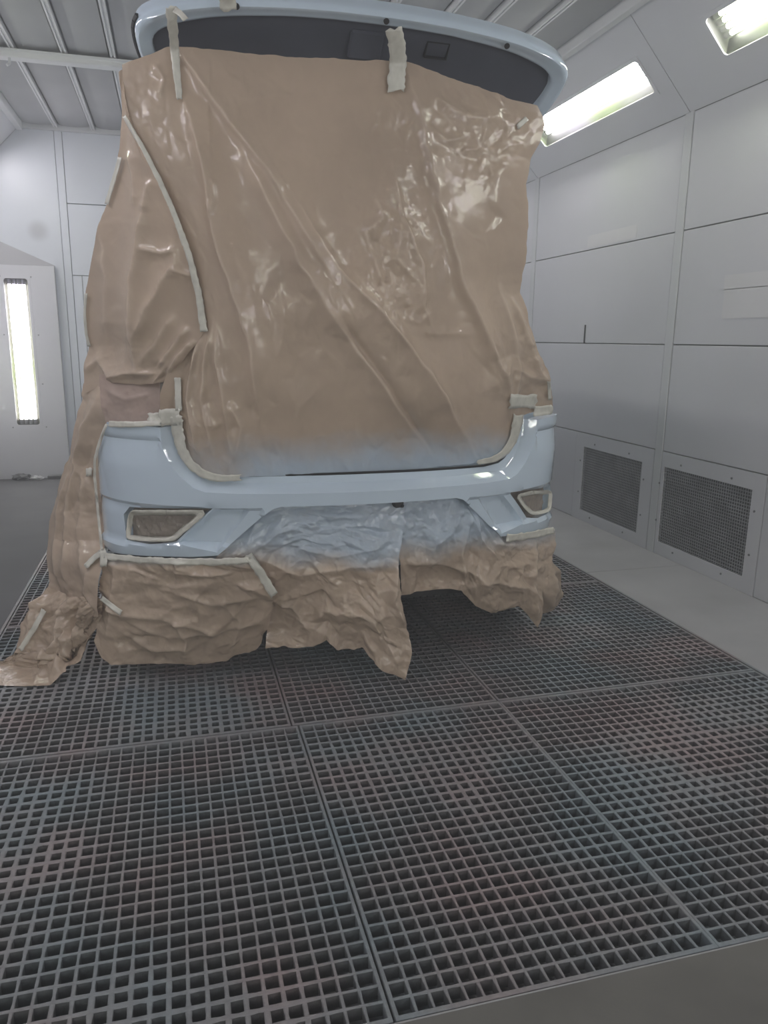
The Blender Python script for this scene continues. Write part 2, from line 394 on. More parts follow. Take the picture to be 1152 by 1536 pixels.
# front wall behind the camera
b = MB(); b.box(XL-0.1, XR+0.1, YF-0.1, YF, -0.1, ZC+0.2); tag(b.build('wall_front', M_WALL), kind='structure')

# ceiling: backing, filter panels, rails
b = MB(); b.box(CXL-0.15, CXR+0.15, YF-0.1, YB+0.1, ZC+0.03, ZC+0.1); ce = tag(b.build('ceiling', M_JOINT), kind='structure')
RIBX = [-0.81, -0.53, -0.256, 0.022, 0.303, 0.584, 0.865, 1.145, 1.44, 1.68, 1.953]
YR = 5.30
xs = [CXL]+RIBX+[CXR]
for x0, x1 in zip(xs[:-1], xs[1:]):
    for y0, y1 in [(YF, 1.75), (1.75, YR), (YR, YB)]:
        m = MB()
        # fleece sags slightly between the rails
        n = 5; V = []; 
        for j in range(4):
            for i in range(n):
                u, v = i/(n-1), j/3
                V.append((x0+0.028+(x1-x0-0.056)*u, y0+(y1-y0)*v, ZC+0.012-0.010*math.sin(math.pi*u)))
        Fs = [(j*n+i, (j+1)*n+i, (j+1)*n+i+1, j*n+i+1) for j in range(3) for i in range(n-1)]
        mesh_obj('filter_panel', V, Fs, M_FILTER, ce, True)
for x in RIBX:
    m = MB(); h = 0.0155
    m.prism([(x-h, ZC+0.02), (x-h, ZC-0.012), (x-0.005, ZC-0.012), (x-0.005, ZC-0.004), (x+0.005, ZC-0.004), (x+0.005, ZC-0.012), (x+h, ZC-0.012), (x+h, ZC+0.02)], 1, YF, YB)
    m.build('ceiling_rail', M_RIB, ce)
for x, sg in ((CXL, 1), (CXR, -1)):
    m = MB(); m.box(x-0.024, x+0.024, YF, YB, ZC-0.045, ZC+0.03); m.build('edge_rail', M_RIB, ce, bevel=0.004)
m = MB(); m.prism([(YR-0.06, ZC-0.013), (YR-0.06, ZC-0.022), (YR-0.04, ZC-0.024), (YR-0.04, ZC-0.055), (YR+0.04, ZC-0.055), (YR+0.04, ZC-0.024), (YR+0.06, ZC-0.022), (YR+0.06, ZC-0.013)], 0, CXL, CXR)
m.build('cross_rail', M_RIB, ce, bevel=0.006)
m = MB(); m.tube((-0.83, YR-0.02, ZC-0.04), (-0.83, YR-0.02, ZC-0.085), 0.008, 10); m.tube((-0.83, YR-0.02, ZC-0.085), (-0.845, YR-0.03, ZC-0.098), 0.008, 10)
m.build('hook', M_TRIM, ce)

# ------------------------------------------------------------------ lamps
def strip_lamp(M, length, width, label, group, cat='lamp', refl=None):
    """recessed fixture; local x along the tubes, local z across, y out of the room; origin at the opening's centre"""
    root = empty('fluorescent_fixture', M.to_translation(), label, cat, group)
    L = Matrix.Translation(-M.to_translation())@M
    a, c = length/2, width/2; dp = 0.085
    h = MB()
    P = [(-c+0.001, 0.0), (-c+0.02, dp), (c-0.02, dp), (c-0.001, 0.0)]
    V = [L@Vector((x, y, z)) for x in (-a+0.001, a-0.001) for z, y in P]
    h.add(V, [(0, 1, 5, 4), (1, 2, 6, 5), (2, 3, 7, 6), (0, 3, 2, 1), (4, 5, 6, 7)])
    h.build('housing', refl or M_REFLECTOR, root)
    if refl is None:
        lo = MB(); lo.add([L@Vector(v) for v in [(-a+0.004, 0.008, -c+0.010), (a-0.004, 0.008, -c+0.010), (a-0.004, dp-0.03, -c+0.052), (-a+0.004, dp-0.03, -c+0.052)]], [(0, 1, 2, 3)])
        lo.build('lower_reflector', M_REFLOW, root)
    fr = MB(); V = []; rr = 0.022; nq = 6      # frame with rounded inner corners
    for (sx, sz, a0) in ((1, 1, 0), (-1, 1, 90), (-1, -1, 180), (1, -1, 270)):
        for q in range(nq):
            t_ = math.radians(a0+90*q/(nq-1)); ix, iz = sx*(a-0.006-rr)+rr*math.cos(t_), sz*(c-0.006-rr)+rr*math.sin(t_)
            ox = sx*(a+0.014) if True else 0; oz = sz*(c+0.014)
            V += [(ix, 0.002, iz), (ix, -0.005, iz), (ox, -0.005, oz), (ox, 0.002, oz)]
    N_ = len(V)//4; Fs = []
    for q in range(N_):
        j = (q+1) % N_
        for e_ in range(3): Fs.append((4*q+e_, 4*q+e_+1, 4*j+e_+1, 4*j+e_))
    fr.add([L@Vector(v) for v in V], Fs); fr.build('frame', M_WALL, root)
    gl = MB(); gl.box(-a+0.008, a-0.008, 0.0, 0.004, -c+0.008, c-0.008, L); gl.build('glass_cover', M_GLASS, root)
    for k in range(4):
        z = (-0.62+1.24*k/3)*c*0.9 if refl else (-0.26+1.04*k/3)*c*0.95
        t = MB(); t.tube(L@Vector((-a+0.05, 0.045, z)), L@Vector((a-0.05, 0.045, z)), 0.0125, 10, cap=False)
        tb = t.build('tube', M_TUBE, root, smooth=True)
        for sg in (-1, 1):
            e = MB(); e.tube(L@Vector((sg*(a-0.052), 0.045, z)), L@Vector((sg*(a-0.012), 0.045, z)), 0.014, 10)
            e.build('tube_socket', M_SCREW, tb)
    return root
zc, hw = (LZ[0]+LZ[1])/2, LZ[1]-LZ[0]
labels = ['white fluorescent fixture on the right slope, beside the camera',
          'bright fluorescent fixture on the right slope, cut by the photo\'s upper right edge', 'bright fluorescent fixture on the right slope, right beside the raised tailgate', 'fluorescent fixture on the right slope, hidden behind the car at the back']
for (y0, y1), lab in list(zip(LAMP_Y, labels))[::-1]:
    strip_lamp(HR@Matrix.Translation(((y0+y1)/2, 0, zc)), y1-y0, hw, lab, 'fluorescent fixtures on the slopes')
for i, (y0, y1) in enumerate(LAMP_Y):
    strip_lamp(HL@Matrix.Translation(((y0+y1)/2, 0, zc)), y1-y0, hw, 'fluorescent fixture on the left slope, %s' % ['beside the camera', 'out of frame beside the bumper', 'left of the raised tailgate', 'farthest toward the back wall'][i], 'fluorescent fixtures on the slopes')

# corner unit with the upright lamp, at the left end of the back wall
UX0, UX1, UY = XL+0.002, -0.900, 6.98
m = MB()
UL = Matrix(((1, 0, 0, 0), (0, 1, 0, UY), (0, 0, 1, 0), (0, 0, 0, 1)))
m.holed(UX0, UX1, 0.0, 1.75, -1.293, -1.103, 0.455, 1.652, 0.0, 0.015, UL)
m.add([(UX1, UY, 0), (UX1, YB, 0), (UX1, YB, 1.76), (UX1, UY, 1.75)], [(0, 1, 2, 3)])
m.add([(UX0, UY, 1.75), (UX0, YB-0.002, 2.02), (UX0, YB-0.002, 0), (UX0, UY, 0)], [(0, 1, 2, 3)])
tr1 = tag(m.build('trim_1', M_WALL), kind='structure')
m = MB(); m.add([(UX0, UY, 1.75), (UX1, UY, 1.75), (UX1, YB-0.002, 1.76), (UX0, YB-0.002, 2.02)], [(0, 1, 2, 3)]); m.build('unit_cap', M_CAP, tr1)
for x, z in [(-1.31, 1.66), (-1.08, 1.66), (-1.32, 1.2), (-1.06, 1.2), (-1.06, 0.8), (-1.32, 0.44), (-1.06, 0.44)]:
    m = MB(); m.tube((x, UY+0.001, z), (x, UY-0.003, z), 0.006, 8); m.build('screw', M_SCREW, tr1)
# lamp in it: local x -> Z
strip_lamp(Matrix(((0, 0, 1, -1.198), (0, 0.5, 0, UY), (1, 0, 0, 1.0535), (0, 0, 0, 1))), 1.197, 0.19,
           'upright fluorescent fixture in the corner unit at the back wall, left', None, refl=M_REFYEL)

strip_lamp(Matrix(((0, 0, 1, 2.36), (0, 1, 0, YB-0.012), (1, 0, 0, 1.0535), (0, 0, 0, 1))), 1.197, 0.19,
           'upright fluorescent fixture at the back wall\'s right end, behind the car', None)  # unseen fixture added to brighten the back wall, mirroring the left one
# upright fill lamps added behind the camera, unseen, copied from the back one
for x, lab in [(-1.15, 'left of the camera'), (-0.7, 'second from the left'), (1.9, 'second from the right'), (2.3, 'right of the camera')]:
    strip_lamp(Matrix(((0, 0, 1, x), (0, -1, 0, YF+0.09), (1, 0, 0, 1.25), (0, 0, 0, 1))), 1.197, 0.19,
               'added unseen fill fixture on the front wall behind the camera, '+lab, 'added fill fixtures on the front wall')

# ------------------------------------------------------------------ floor gratings
CRUST = [(1.33, 1.72, 0.16, 0.22, 0.45), (1.55, 1.9, 0.3, 0.2, 0.3), (-0.45, 1.75, 0.2, 0.3, 0.35), (-0.2, 1.25, 0.25, 0.1, 0.25), (0.1, 2.5, 0.3, 0.3, 0.2)]
def grating_geo(wx, wy, nx, ny, ox, oy, seed):
    """bars of one panel, corner at 0,0: frame and two families of crusted bars"""
    V = []; Fs = []
    def strip(P, hw, ztop, depth, along):
        n0 = len(V)
        for (x, y), h_, z in zip(P, hw, ztop):
            dx, dy = (h_, 0) if along == 1 else (0, h_)
            V.extend([(x-dx*0.8, y-dy*0.8, -depth), (x-dx, y-dy, z-0.0015), (x-dx*0.55, y-dy*0.55, z), (x+dx*0.55, y+dy*0.55, z), (x+dx, y+dy, z-0.0015), (x+dx*0.8, y+dy*0.8, -depth)])
        for k in range(len(P)-1):
            a = n0+6*k
            for q in range(5): Fs.append((a+q, a+q+1, a+q+7, a+q+6))
    def crust(x, y, s):
        X, Y = x+ox, y+oy
        big = vnoise(X*2.6+3, Y*2.6, 5)*0.6+vnoise(X*7, Y*7, 6)*0.4
        fine = vnoise(X*70, Y*70, s+seed)
        for (bx, by, rx, ry, g_) in CRUST: big = big+g_*np.exp(-((X-bx)/rx)**2-((Y-by)/ry)**2)
        return 0.0021+0.0034*np.clip((big-0.42)*2.4, 0, 1)*(0.55+0.9*fine)+0.0013*fine
    px = (wx-0.020)/nx; py = (wy-0.020)/ny
    for i in range(1, nx):
        x = 0.010+px*i
        t = np.linspace(0.006, wy-0.006, ny*2+1)
        xj = x+(vnoise(t*14+i*9, t*0+i, 3)-0.5)*0.0018
        hw = crust(xj, t, 1); node_ = np.abs(((t-0.010)/py) % 1.0-0.5) > 0.4; hw = hw+node_*0.0008
        strip(list(zip(xj, t)), hw, -0.0006*vnoise(t*50, t*0+i, 9)-0.0004, 0.028, 1)
    for j in range(1, ny):
        y = 0.010+py*j
        t = np.linspace(0.006, wx-0.006, nx*2+1)
        yj = y+(vnoise(t*14+j*9, t*0+j, 4)-0.5)*0.0018
        hw = crust(t, yj, 2)+0.0004; node_ = np.abs(((t-0.010)/px) % 1.0-0.5) > 0.4; hw = hw+node_*0.0008
        strip(list(zip(t, yj)), hw, -0.0005*vnoise(t*50, t*0+j, 8), 0.030, 0)
    return V, Fs
cols = ['left', 'middle', 'right']; rows = ['front', 'second', 'third', 'fourth', 'rearmost']
desc = {(0, 0): 'steel floor grating panel, front row, left of the long seam', (1, 0): 'steel floor grating panel, front row, narrow one in the middle', (2, 0): 'steel floor grating panel, front row, at the photo\'s right edge',
        (0, 1): 'steel floor grating panel, second row, under the brown paper train at left', (1, 1): 'steel floor grating panel, second row, below the torn centre paper', (2, 1): 'steel floor grating panel, second row, right of the car by the grey floor'}
shared = {}
for r in range(5):
    for c in range(3):
        x0, x1, y0, y1 = GX[c], GX[c+1], GY[r], GY[r+1]
        if r >= 1 and c < 2:
            if c == 0: x1 -= 0.02
            if c == 1: x0 -= 0.02
        wx, wy = x1-x0-(0.0015 if (c, r) == (1, 0) else 0.005), y1-y0-0.006
        if (c, r) == (2, 0): x0 -= 0.0015; wx += 0.0015
        lab = desc.get((c, r), 'steel floor grating panel, %s row from the front, %s column' % (rows[r], cols[c]))
        g = empty('floor_grating', (x0+0.0025, y0+0.003, 0), lab, 'grating', 'floor grating panels')
        fr = MB()
        Lf = Matrix(((1, 0, 0, 0), (0, 0, 1, 0), (0, 1, 0, 0), (0, 0, 0, 1)))
        fr.holed(0, wx, 0, wy, 0.008, wx-0.008, 0.011, wy-0.011, -0.032, 0.0, Lf)
        fr.build('frame', M_GRATE, g, bevel=0.0012)
        key = (c, min(r, 2)) if r < 2 else ('far', c)
        nx = int(round(wx/0.0350)); ny = int(round(wy/0.0384))
        if key not in shared:
            V, Fs = grating_geo(wx, wy, nx, ny, x0, y0, r*3+c)
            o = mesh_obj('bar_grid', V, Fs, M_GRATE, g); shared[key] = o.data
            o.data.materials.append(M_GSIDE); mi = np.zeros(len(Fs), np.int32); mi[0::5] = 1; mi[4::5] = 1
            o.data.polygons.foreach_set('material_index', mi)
        else:
            o = bpy.data.objects.new('bar_grid', shared[key]); COL.objects.link(o); o.parent = g
        o['kind'] = 'stuff'

# ------------------------------------------------------------------ car
CP = dict(XC=0.636, Y0=2.437, ph=0.026, b=0.48, n=2.006, a=0.912)
cph, sph = math.cos(CP['ph']), math.sin(CP['ph'])
def car2w(u, wv, z):
    return np.array([CP['XC']+cph*u-sph*wv, CP['Y0']+sph*u+cph*wv, z])
CARM = Matrix(((cph, -sph, 0, CP['XC']), (sph, cph, 0, CP['Y0']), (0, 0, 1, 0), (0, 0, 0, 1)))
def plan_w(u):
    q = np.clip(np.abs(u)/CP['a'], 0, 1)
    return CP['b']*(1-(1-q**CP['n'])**(1/CP['n']))
car = empty('car', tuple(car2w(0, 0, 0)), 'grey-blue car seen from behind, tailgate raised, bumper freshly painted', 'car')
car.rotation_euler = (0, 0, CP['ph'])
# parts are modelled in car coordinates: u right, w forward, z up
def theta(u): return math.asin(max(-1, min(1, u/CP['a'])))
SS = 0.72
def S(u): return SS*theta(u)
half_out = [(0.0, 0.656), (-0.20, 0.656), (-0.311, 0.655), (-0.341, 0.646), (-0.366, 0.627), (-0.518, 0.487),
            (-0.60, 0.478), (-0.70, 0.472), (-0.80, 0.462), (-0.87, 0.452), (-0.90, 0.47), (-0.908, 0.53), (-0.9105, 0.60), (-0.9105, 0.70), (-0.909, 0.78), (-0.885, 0.86), (-0.853, 0.917),
            (-0.76, 0.914), (-0.682, 0.911), (-0.636, 0.914),
            (-0.626, 0.855), (-0.612, 0.818), (-0.594, 0.792), (-0.57, 0.770), (-0.54, 0.756), (-0.47, 0.748), (-0.30, 0.749), (0.0, 0.751)]
outline = [(S(u), z) for u, z in half_out]+[(-S(u), z) for u, z in half_out[::-1][1:-1]]
fog = [(-0.805, 0.630), (-0.531, 0.647), (-0.655, 0.525), (-0.735, 0.512), (-0.821, 0.510), (-0.826, 0.60)]
fogL = [(S(u), z) for u, z in fog]
fog2 = [(0.868, 0.622), (0.560, 0.650), (0.668, 0.533), (0.74, 0.517), (0.865, 0.512), (0.872, 0.60)]      # the right one reaches further round the corner
fogR = [(S(u), z) for u, z in fog2[::-1]]
def dens(poly, step=0.012):
    out = []
    for k in range(len(poly)):
        a = np.array(poly[k]); b = np.array(poly[(k+1) % len(poly)]); n = max(1, int(np.hypot(*(b-a))/step))
        out += [tuple(a+(b-a)*t/n) for t in range(n)]
    return out
def inpoly(P, poly):
    x, y = P[:, 0], P[:, 1]; ins = np.zeros(len(P), bool); n = len(poly)
    for k in range(n):
        x0, y0 = poly[k]; x1, y1 = poly[(k+1) % n]
        c = ((y0 > y) != (y1 > y)) & (x < (x1-x0)*(y-y0)/((y1-y0) if y1 != y0 else 1e-12)+x0); ins ^= c
    return ins
def segdist(P, poly, closed=False):
    P = np.asarray(P, float); best = np.full(len(P), 1e9); side = np.zeros(len(P)); par = np.zeros(len(P))
    pts = list(poly)+([poly[0]] if closed else [])
    L = [0]
    for k in range(len(pts)-1): L.append(L[-1]+math.dist(pts[k], pts[k+1]))
    for k in range(len(pts)-1):
        a = np.array(pts[k], float); d = np.array(pts[k+1], float)-a; l2 = d@d+1e-12
        t = np.clip(((P-a)@d)/l2, 0, 1); q = P-a-t[:, None]*d; dd = np.hypot(q[:, 0], q[:, 1])
        m = dd < best; best[m] = dd[m]; side[m] = np.sign(d[0]*q[m, 1]-d[1]*q[m, 0]); par[m] = (L[k]+t[m]*math.sqrt(l2))/L[-1]
    return best, side, par
crease_half = [(-0.682, 0.93), (-0.680, 0.848), (-0.658, 0.794), (-0.629, 0.754), (-0.587, 0.715), (-0.552, 0.702), (-0.45, 0.699), (0.0, 0.699)]
crease = [(S(u), z) for u, z in crease_half]+[(-S(u), z) for u, z in crease_half[::-1][1:]]
inner_half = half_out[19:]
inner = [(S(u), z) for u, z in inner_half]+[(-S(u), z) for u, z in inner_half[::-1][1:]]
facet = [(-0.531, 0.647), (-0.366, 0.627), (-0.395, 0.645), (-0.40, 0.650), (-0.518, 0.487), (-0.655, 0.525)]
facet = [(-0.525, 0.648), (-0.405, 0.651), (-0.52, 0.498), (-0.645, 0.523)]
facL = [(S(u), z) for u, z in facet]
def bumper_off(P):
    """outward offset of the bumper skin from its plan ellipse at (s,z)"""
    P = np.asarray(P, float).copy(); A = P.copy(); A[:, 0] = -np.abs(A[:, 0])
    d, sd, _ = segdist(A, crease[:8]); di, _, _ = segdist(A, inner[:len(inner_half)])
    z = A[:, 1]; off = np.zeros(len(A))
    above = sd < 0      # between crease and the inner edge (towards the opening)
    above = (A[:, 0] > np.interp(z[::1], [0.699, 0.7021, 0.715, 0.754, 0.794, 0.848, 0.93], [S(-0.0), S(-0.552), S(-0.587), S(-0.629), S(-0.658), S(-0.680), S(-0.682)])) & (z > 0.699)
    k = d/(d+di+1e-6)
    off -= np.where(above, np.interp(k, [0, 0.5, 1.0], [0, 0.042, 0.050]), 0)
    # step under the lamp flange, hollow below
    out = (A[:, 0] < S(-0.69)) & ~above
    off -= np.where(out, np.interp(z, [0.78, 0.866, 0.874, 0.95], [0, 0.011, 0.003, 0.0]), 0)
    # crease where the rear turns into the flank
    sc_ = np.interp(z, [0.60, 0.66, 0.74, 0.80, 0.88], [S(-0.74), S(-0.795), S(-0.825), S(-0.84), S(-0.85)])
    off -= np.minimum(0.06*np.clip(sc_-A[:, 0], 0, 1), 0.009)*sst(0.60, 0.66, z)
    # ledge: below z .65 the outer face steps back a little, then the lower lip comes out again
    bt = np.clip((0.650-z)/0.006, 0, 1)
    lip = sst(0.0, 0.012, (0.508+0.02*np.clip((A[:, 0]-S(-0.82))/0.2, 0, 1))-z)
    off += -0.012*bt*(A[:, 0] < S(-0.37))*(1-lip)+0.004*lip
    fi = inpoly(A, facL); df, _, _ = segdist(A, facL, True)
    off -= np.where(fi, 0.016*np.clip(df/0.012, 0, 1), 0)
    # the rear tucks under towards the bottom, and leans forward above
    off -= 0.35*np.clip(0.52-z, 0, 1)**1.3
    return off
def bump_pt(P, extra=0.0):
    P = np.asarray(P, float); off = bumper_off(P)+extra
    th = P[:, 0]/SS
    u = CP['a']*np.sin(th); wv = CP['b']*(1-np.cos(th))
    n = np.stack([np.sin(th)/CP['a'], -np.cos(th)/CP['b']], 1); n /= np.linalg.norm(n, axis=1)[:, None]
    return np.stack([u+n[:, 0]*off, wv+n[:, 1]*off, P[:, 1]], 1)
def cdt_fill(outer, holes=(), extra=(), step=0.013):
    loops = [dens(outer, step)]+[dens(h, step) for h in holes]
    V = []; E_ = []
    for lp in loops:
        n0 = len(V); V += lp; E_ += [(n0+k, n0+(k+1) % len(lp)) for k in range(len(lp))]
    for pl in extra:
        q = []
        for a, b_ in zip(pl[:-1], pl[1:]):
            a = np.array(a); b_ = np.array(b_); n = max(1, int(np.hypot(*(b_-a))/step)); q += [tuple(a+(b_-a)*t/n) for t in range(n)]
        q.append(tuple(pl[-1])); q = [p for p in q if inpoly(np.array([p]), outer)[0]]
        n0 = len(V); V += q; E_ += [(n0+k, n0+k+1) for k in range(len(q)-1)]
    xs_ = np.array(outer)
    gx, gy = np.meshgrid(np.arange(xs_[:, 0].min(), xs_[:, 0].max(), step), np.arange(xs_[:, 1].min(), xs_[:, 1].max(), step))
    gx = gx+((np.arange(gx.shape[0]) % 2)*step/2)[:, None]
    G = np.stack([gx.ravel(), gy.ravel()], 1)
    keep = inpoly(G, outer)
    for h in holes: keep &= ~inpoly(G, h)
    for lp in [outer]+list(holes): keep &= segdist(G, lp, True)[0] > step*0.5
    for pl in extra: keep &= segdist(G, pl)[0] > step*0.4
    V += [tuple(p) for p in G[keep]]
    r = delaunay_2d_cdt([Vector(v) for v in V], E_, [], 0, 1e-6)
    P = np.array([tuple(v) for v in r[0]]); T = np.array([f for f in r[2] if len(f) == 3])
    c = P[T].mean(1); k = inpoly(c, outer)
    for h in holes: k &= ~inpoly(c, h)
    T = T[k]
    a = P[T]; ar = (a[:, 1, 0]-a[:, 0, 0])*(a[:, 2, 1]-a[:, 0, 1])-(a[:, 1, 1]-a[:, 0, 1])*(a[:, 2, 0]-a[:, 0, 0])
    T[ar < 0] = T[ar < 0][:, ::-1]
    return P, T
facR = [(-s_, z) for s_, z in facL[::-1]]
hz = [(S(-0.90), 0.640), (S(-0.83), 0.644), (S(-0.80), 0.647)]
def mir(pl): return [(-a_, b_) for a_, b_ in pl[::-1]]
crL, crR = crease[:8], mir(crease[:8])
P, T = cdt_fill(outline, [fogL, fogR], [crL, crR, facL+[facL[0]], facR+[facR[0]]], 0.0125)
V3 = bump_pt(P)
def shell(name, V3, T, depthvec, mat, parent, angle=32):
    """skin plus a return along its open edges"""
    bm = bmesh.new(); vs = [bm.verts.new(v) for v in V3]
    for t in T:
        try: bm.faces.new([vs[i] for i in t])
        except ValueError: pass
    be = [e for e in bm.edges if len(e.link_faces) == 1]
    r = bmesh.ops.extrude_edge_only(bm, edges=be)
    for v in [g for g in r['geom'] if isinstance(g, bmesh.types.BMVert)]: v.co += Vector(depthvec(v.co))
    loose = [v for v in bm.verts if not v.link_faces]; bmesh.ops.delete(bm, geom=loose, context='VERTS')
    me = bpy.data.meshes.new(name); bm.to_mesh(me); bm.free()
    me.polygons.foreach_set('use_smooth', [True]*len(me.polygons)); me.set_sharp_from_angle(angle=math.radians(angle))
    me.materials.append(mat); o = bpy.data.objects.new(name, me); COL.objects.link(o); o.parent = parent
    return o
shell('bumper', V3, T, lambda c: (-0.03*(1 if c.x > 0.7 else -1 if c.x < -0.7 else 0), 0.035, 0.0), M_BODY, car)

pth = [bump_pt(np.array([p]), 0.0)[0]+np.array([0, 0.006, 0.004]) for p in dens(inner, 0.02)[:-1] if abs(p[0]) < S(0.60)]
m = MB()
for a_, b_ in zip(pth[:-1], pth[1:]):
    if math.dist(a_, b_) < 0.06: m.tube(a_, b_, 0.0042, 6, cap=False)
m.build('sill_gap_shadow', M_RUBBER, car, smooth=True)  # black bead standing in for the shadow line of the sill gap
m = MB(); m.tube((0.0, -0.005, 0.640), (0.0, 0.02, 0.636), 0.016, 12, 0.02); m.tube((0.012, -0.008, 0.628), (0.0, 0.02, 0.630), 0.006, 8, 0.012)
tw = m.build('tow_eye_stub', M_RUBBER, car); tw.location = (0.095, 0.02, 0.012)
# body behind the masking: simple full hull of the car
secs = [(0.42, .80, .82, .62, 1.02, 1.20), (0.66, .84, .86, .60, 1.46, 1.47), (1.2, .86, .88, .60, 1.53, 1.54), (2.3, .86, .885, .60, 1.55, 1.56), (2.75, .86, .885, .58, 1.46, 1.48), (3.2, .86, .87, .70, 1.02, 1.04), (3.9, .84, .84, .66, .86, .9), (4.12, .72, .74, .55, .62, .66)]
V = []; Fs = []
for (wv, a_, b_, c_, z1, z2) in secs:
    prof = [(-a_*.9, .27), (-a_, .40), (-b_, .70), (-b_*.985, .93 if z1 > .95 else z1*.9), (-c_-.04, z1-.06), (-c_*.8, z1), (0, z2), (c_*.8, z1), (c_+.04, z1-.06), (b_*.985, .93 if z1 > .95 else z1*.9), (b_, .70), (a_, .40), (a_*.9, .27)]
    V += [(u, wv, z) for u, z in prof]
n = 13
for k in range(len(secs)-1): Fs += [(k*n+i, k*n+(i+1) % n, (k+1)*n+(i+1) % n, (k+1)*n+i) for i in range(n)]
Fs += [tuple(range(n))[::-1], tuple(range((len(secs)-1)*n, len(secs)*n))]
bo = mesh_obj('body', V, Fs, M_BODY, car, True); bo.data.set_sharp_from_angle(angle=math.radians(40))
for sg in (-1, 1):
    for w0, w1 in [(0.80, 1.42), (1.47, 2.35)]:
        m = MB(); pu = lambda z: sg*(0.872-(z-0.95)*0.50)
        V = [(pu(z)+sg*0.012*k_, wv, z) for k_ in (0, 1) for (wv, z) in ((w0, 0.97), (w1, 0.97), (w1-0.05, 1.36), (w0+0.12, 1.36))]
        m.add(V, [(0, 1, 2, 3), (4, 5, 6, 7), (0, 1, 5, 4), (1, 2, 6, 5), (2, 3, 7, 6), (3, 0, 4, 7)]); m.build('side_window', M_GLOSSDARK, car)
m = MB(); m.box(-0.62, 0.62, 0.22, 3.9, 0.23, 0.30); m.build('underbody', M_RUBBER, car)
for u in (-0.76, 0.76):
    for wv in (0.72, 3.3):
        t = MB(); n = 36; R = 0.325
        prof = [(-.10, .21), (-.105, .30), (-.08, R-.004), (0, R), (.08, R-.004), (.105, .30), (.10, .21)]
        V = [(u+x, wv+r*math.cos(2*math.pi*k/n), R+r*math.sin(2*math.pi*k/n)) for k in range(n) for x, r in prof]
        q = len(prof); t.add(V, [(k*q+i, k*q+i+1, ((k+1) % n)*q+i+1, ((k+1) % n)*q+i) for k in range(n) for i in range(q-1)])
        o = t.build('wheel', M_RUBBER, car, smooth=True)
        d = MB(); sg = 1 if u > 0 else -1
        d.tube((u-sg*.09, wv, R), (u+sg*.07, wv, R), .212, 28)
        d.build('wheel_rim', M_STEEL, o, smooth=True)

# tailgate, raised: plane through the rim's apex, rising to the rear edge
TG0 = np.array([0.620, 2.412, 2.137]); TS = 1/math.sqrt(2)
TV = np.array([0, TS, -TS]); TN = np.array([0, -TS, -TS])      # v: from the rim towards the hinge, n: out of the inner side
def tgp(u, v, n_=0.0):
    return TG0+np.array([u, 0, 0])+TV*v+TN*n_
tg_half = [(0.0, 0.000), (0.12, 0.001), (0.24, 0.006), (0.37, 0.017), (0.47, 0.029), (0.555, 0.047), (0.605, 0.062), (0.648, 0.082), (0.671, 0.100), (0.682, 0.120), (0.681, 0.15), (0.672, 0.195), (0.648, 0.26), (0.60, 0.36), (0.575, 0.55), (0.55, 0.80)]
in_half = [(0.0, 0.043), (0.12, 0.044), (0.25, 0.050), (0.38, 0.064), (0.47, 0.078), (0.56, 0.103), (0.60, 0.120), (0.622, 0.135), (0.634, 0.150), (0.634, 0.165), (0.630, 0.19), (0.615, 0.23), (0.59, 0.28), (0.55, 0.36), (0.53, 0.54), (0.505, 0.76)]
def both(h_): return [(-u, v) for u, v in h_[::-1]]+h_[1:]
def resamp(pl, n_):
    pl = np.array(pl); L = np.r_[0, np.cumsum(np.hypot(*np.diff(pl, axis=0).T))]; t = np.linspace(0, L[-1], n_)
    out = np.stack([np.interp(t, L, pl[:, 0]), np.interp(t, L, pl[:, 1])], 1)
    for _ in range(2): out[1:-1] = 0.25*out[:-2]+0.5*out[1:-1]+0.25*out[2:]
    return out
NT = 161
Ot, It = resamp(both(tg_half), NT), resamp(both(in_half), NT)
# rim band: outer skin edge, rounded bead, hollow, inner edge stepping down into the trim
prof = [(-0.02, -0.060), (-0.004, -0.030), (0.0, -0.010), (0.06, 0.004), (0.22, 0.012), (0.42, 0.010), (0.60, 0.000), (0.80, -0.002), (0.94, -0.006), (1.0, -0.020), (1.01, -0.036)]
V = []; Fs = []; q = len(prof)
for k in range(NT):
    for f_, n_ in prof:
        p = Ot[k]*(1-f_)+It[k]*f_; V.append(tgp(p[0], p[1], n_))
for k in range(NT-1):
    Fs += [(k*q+i, k*q+i+1, (k+1)*q+i+1, (k+1)*q+i) for i in range(q-1)]
CARI = CARM.inverted()
def carlocal(V): return [tuple(CARI@Vector(v)) for v in V]
tgo = empty('tailgate', (0, 0, 0)); tgo.parent = car
rim = mesh_obj('tailgate_rim', carlocal(V), Fs, M_BODY, tgo, True); rim.data.set_sharp_from_angle(angle=math.radians(50))
# outer skin
V = []; Fs = []
for k in range(NT):
    V.append(tgp(Ot[k][0]*1.0, Ot[k][1], -0.058)); 
c0 = len(V)
for k in range(NT): V.append(tgp(Ot[k][0]*0.8, 0.35+(Ot[k][1]-0.35)*0.8, -0.095))
for k in range(NT-1): Fs.append((k, k+1, c0+k+1, c0+k))
Fs.append(tuple(range(c0, c0+NT)))
mesh_obj('outer_skin', carlocal(V), Fs, M_BODY, tgo, True)
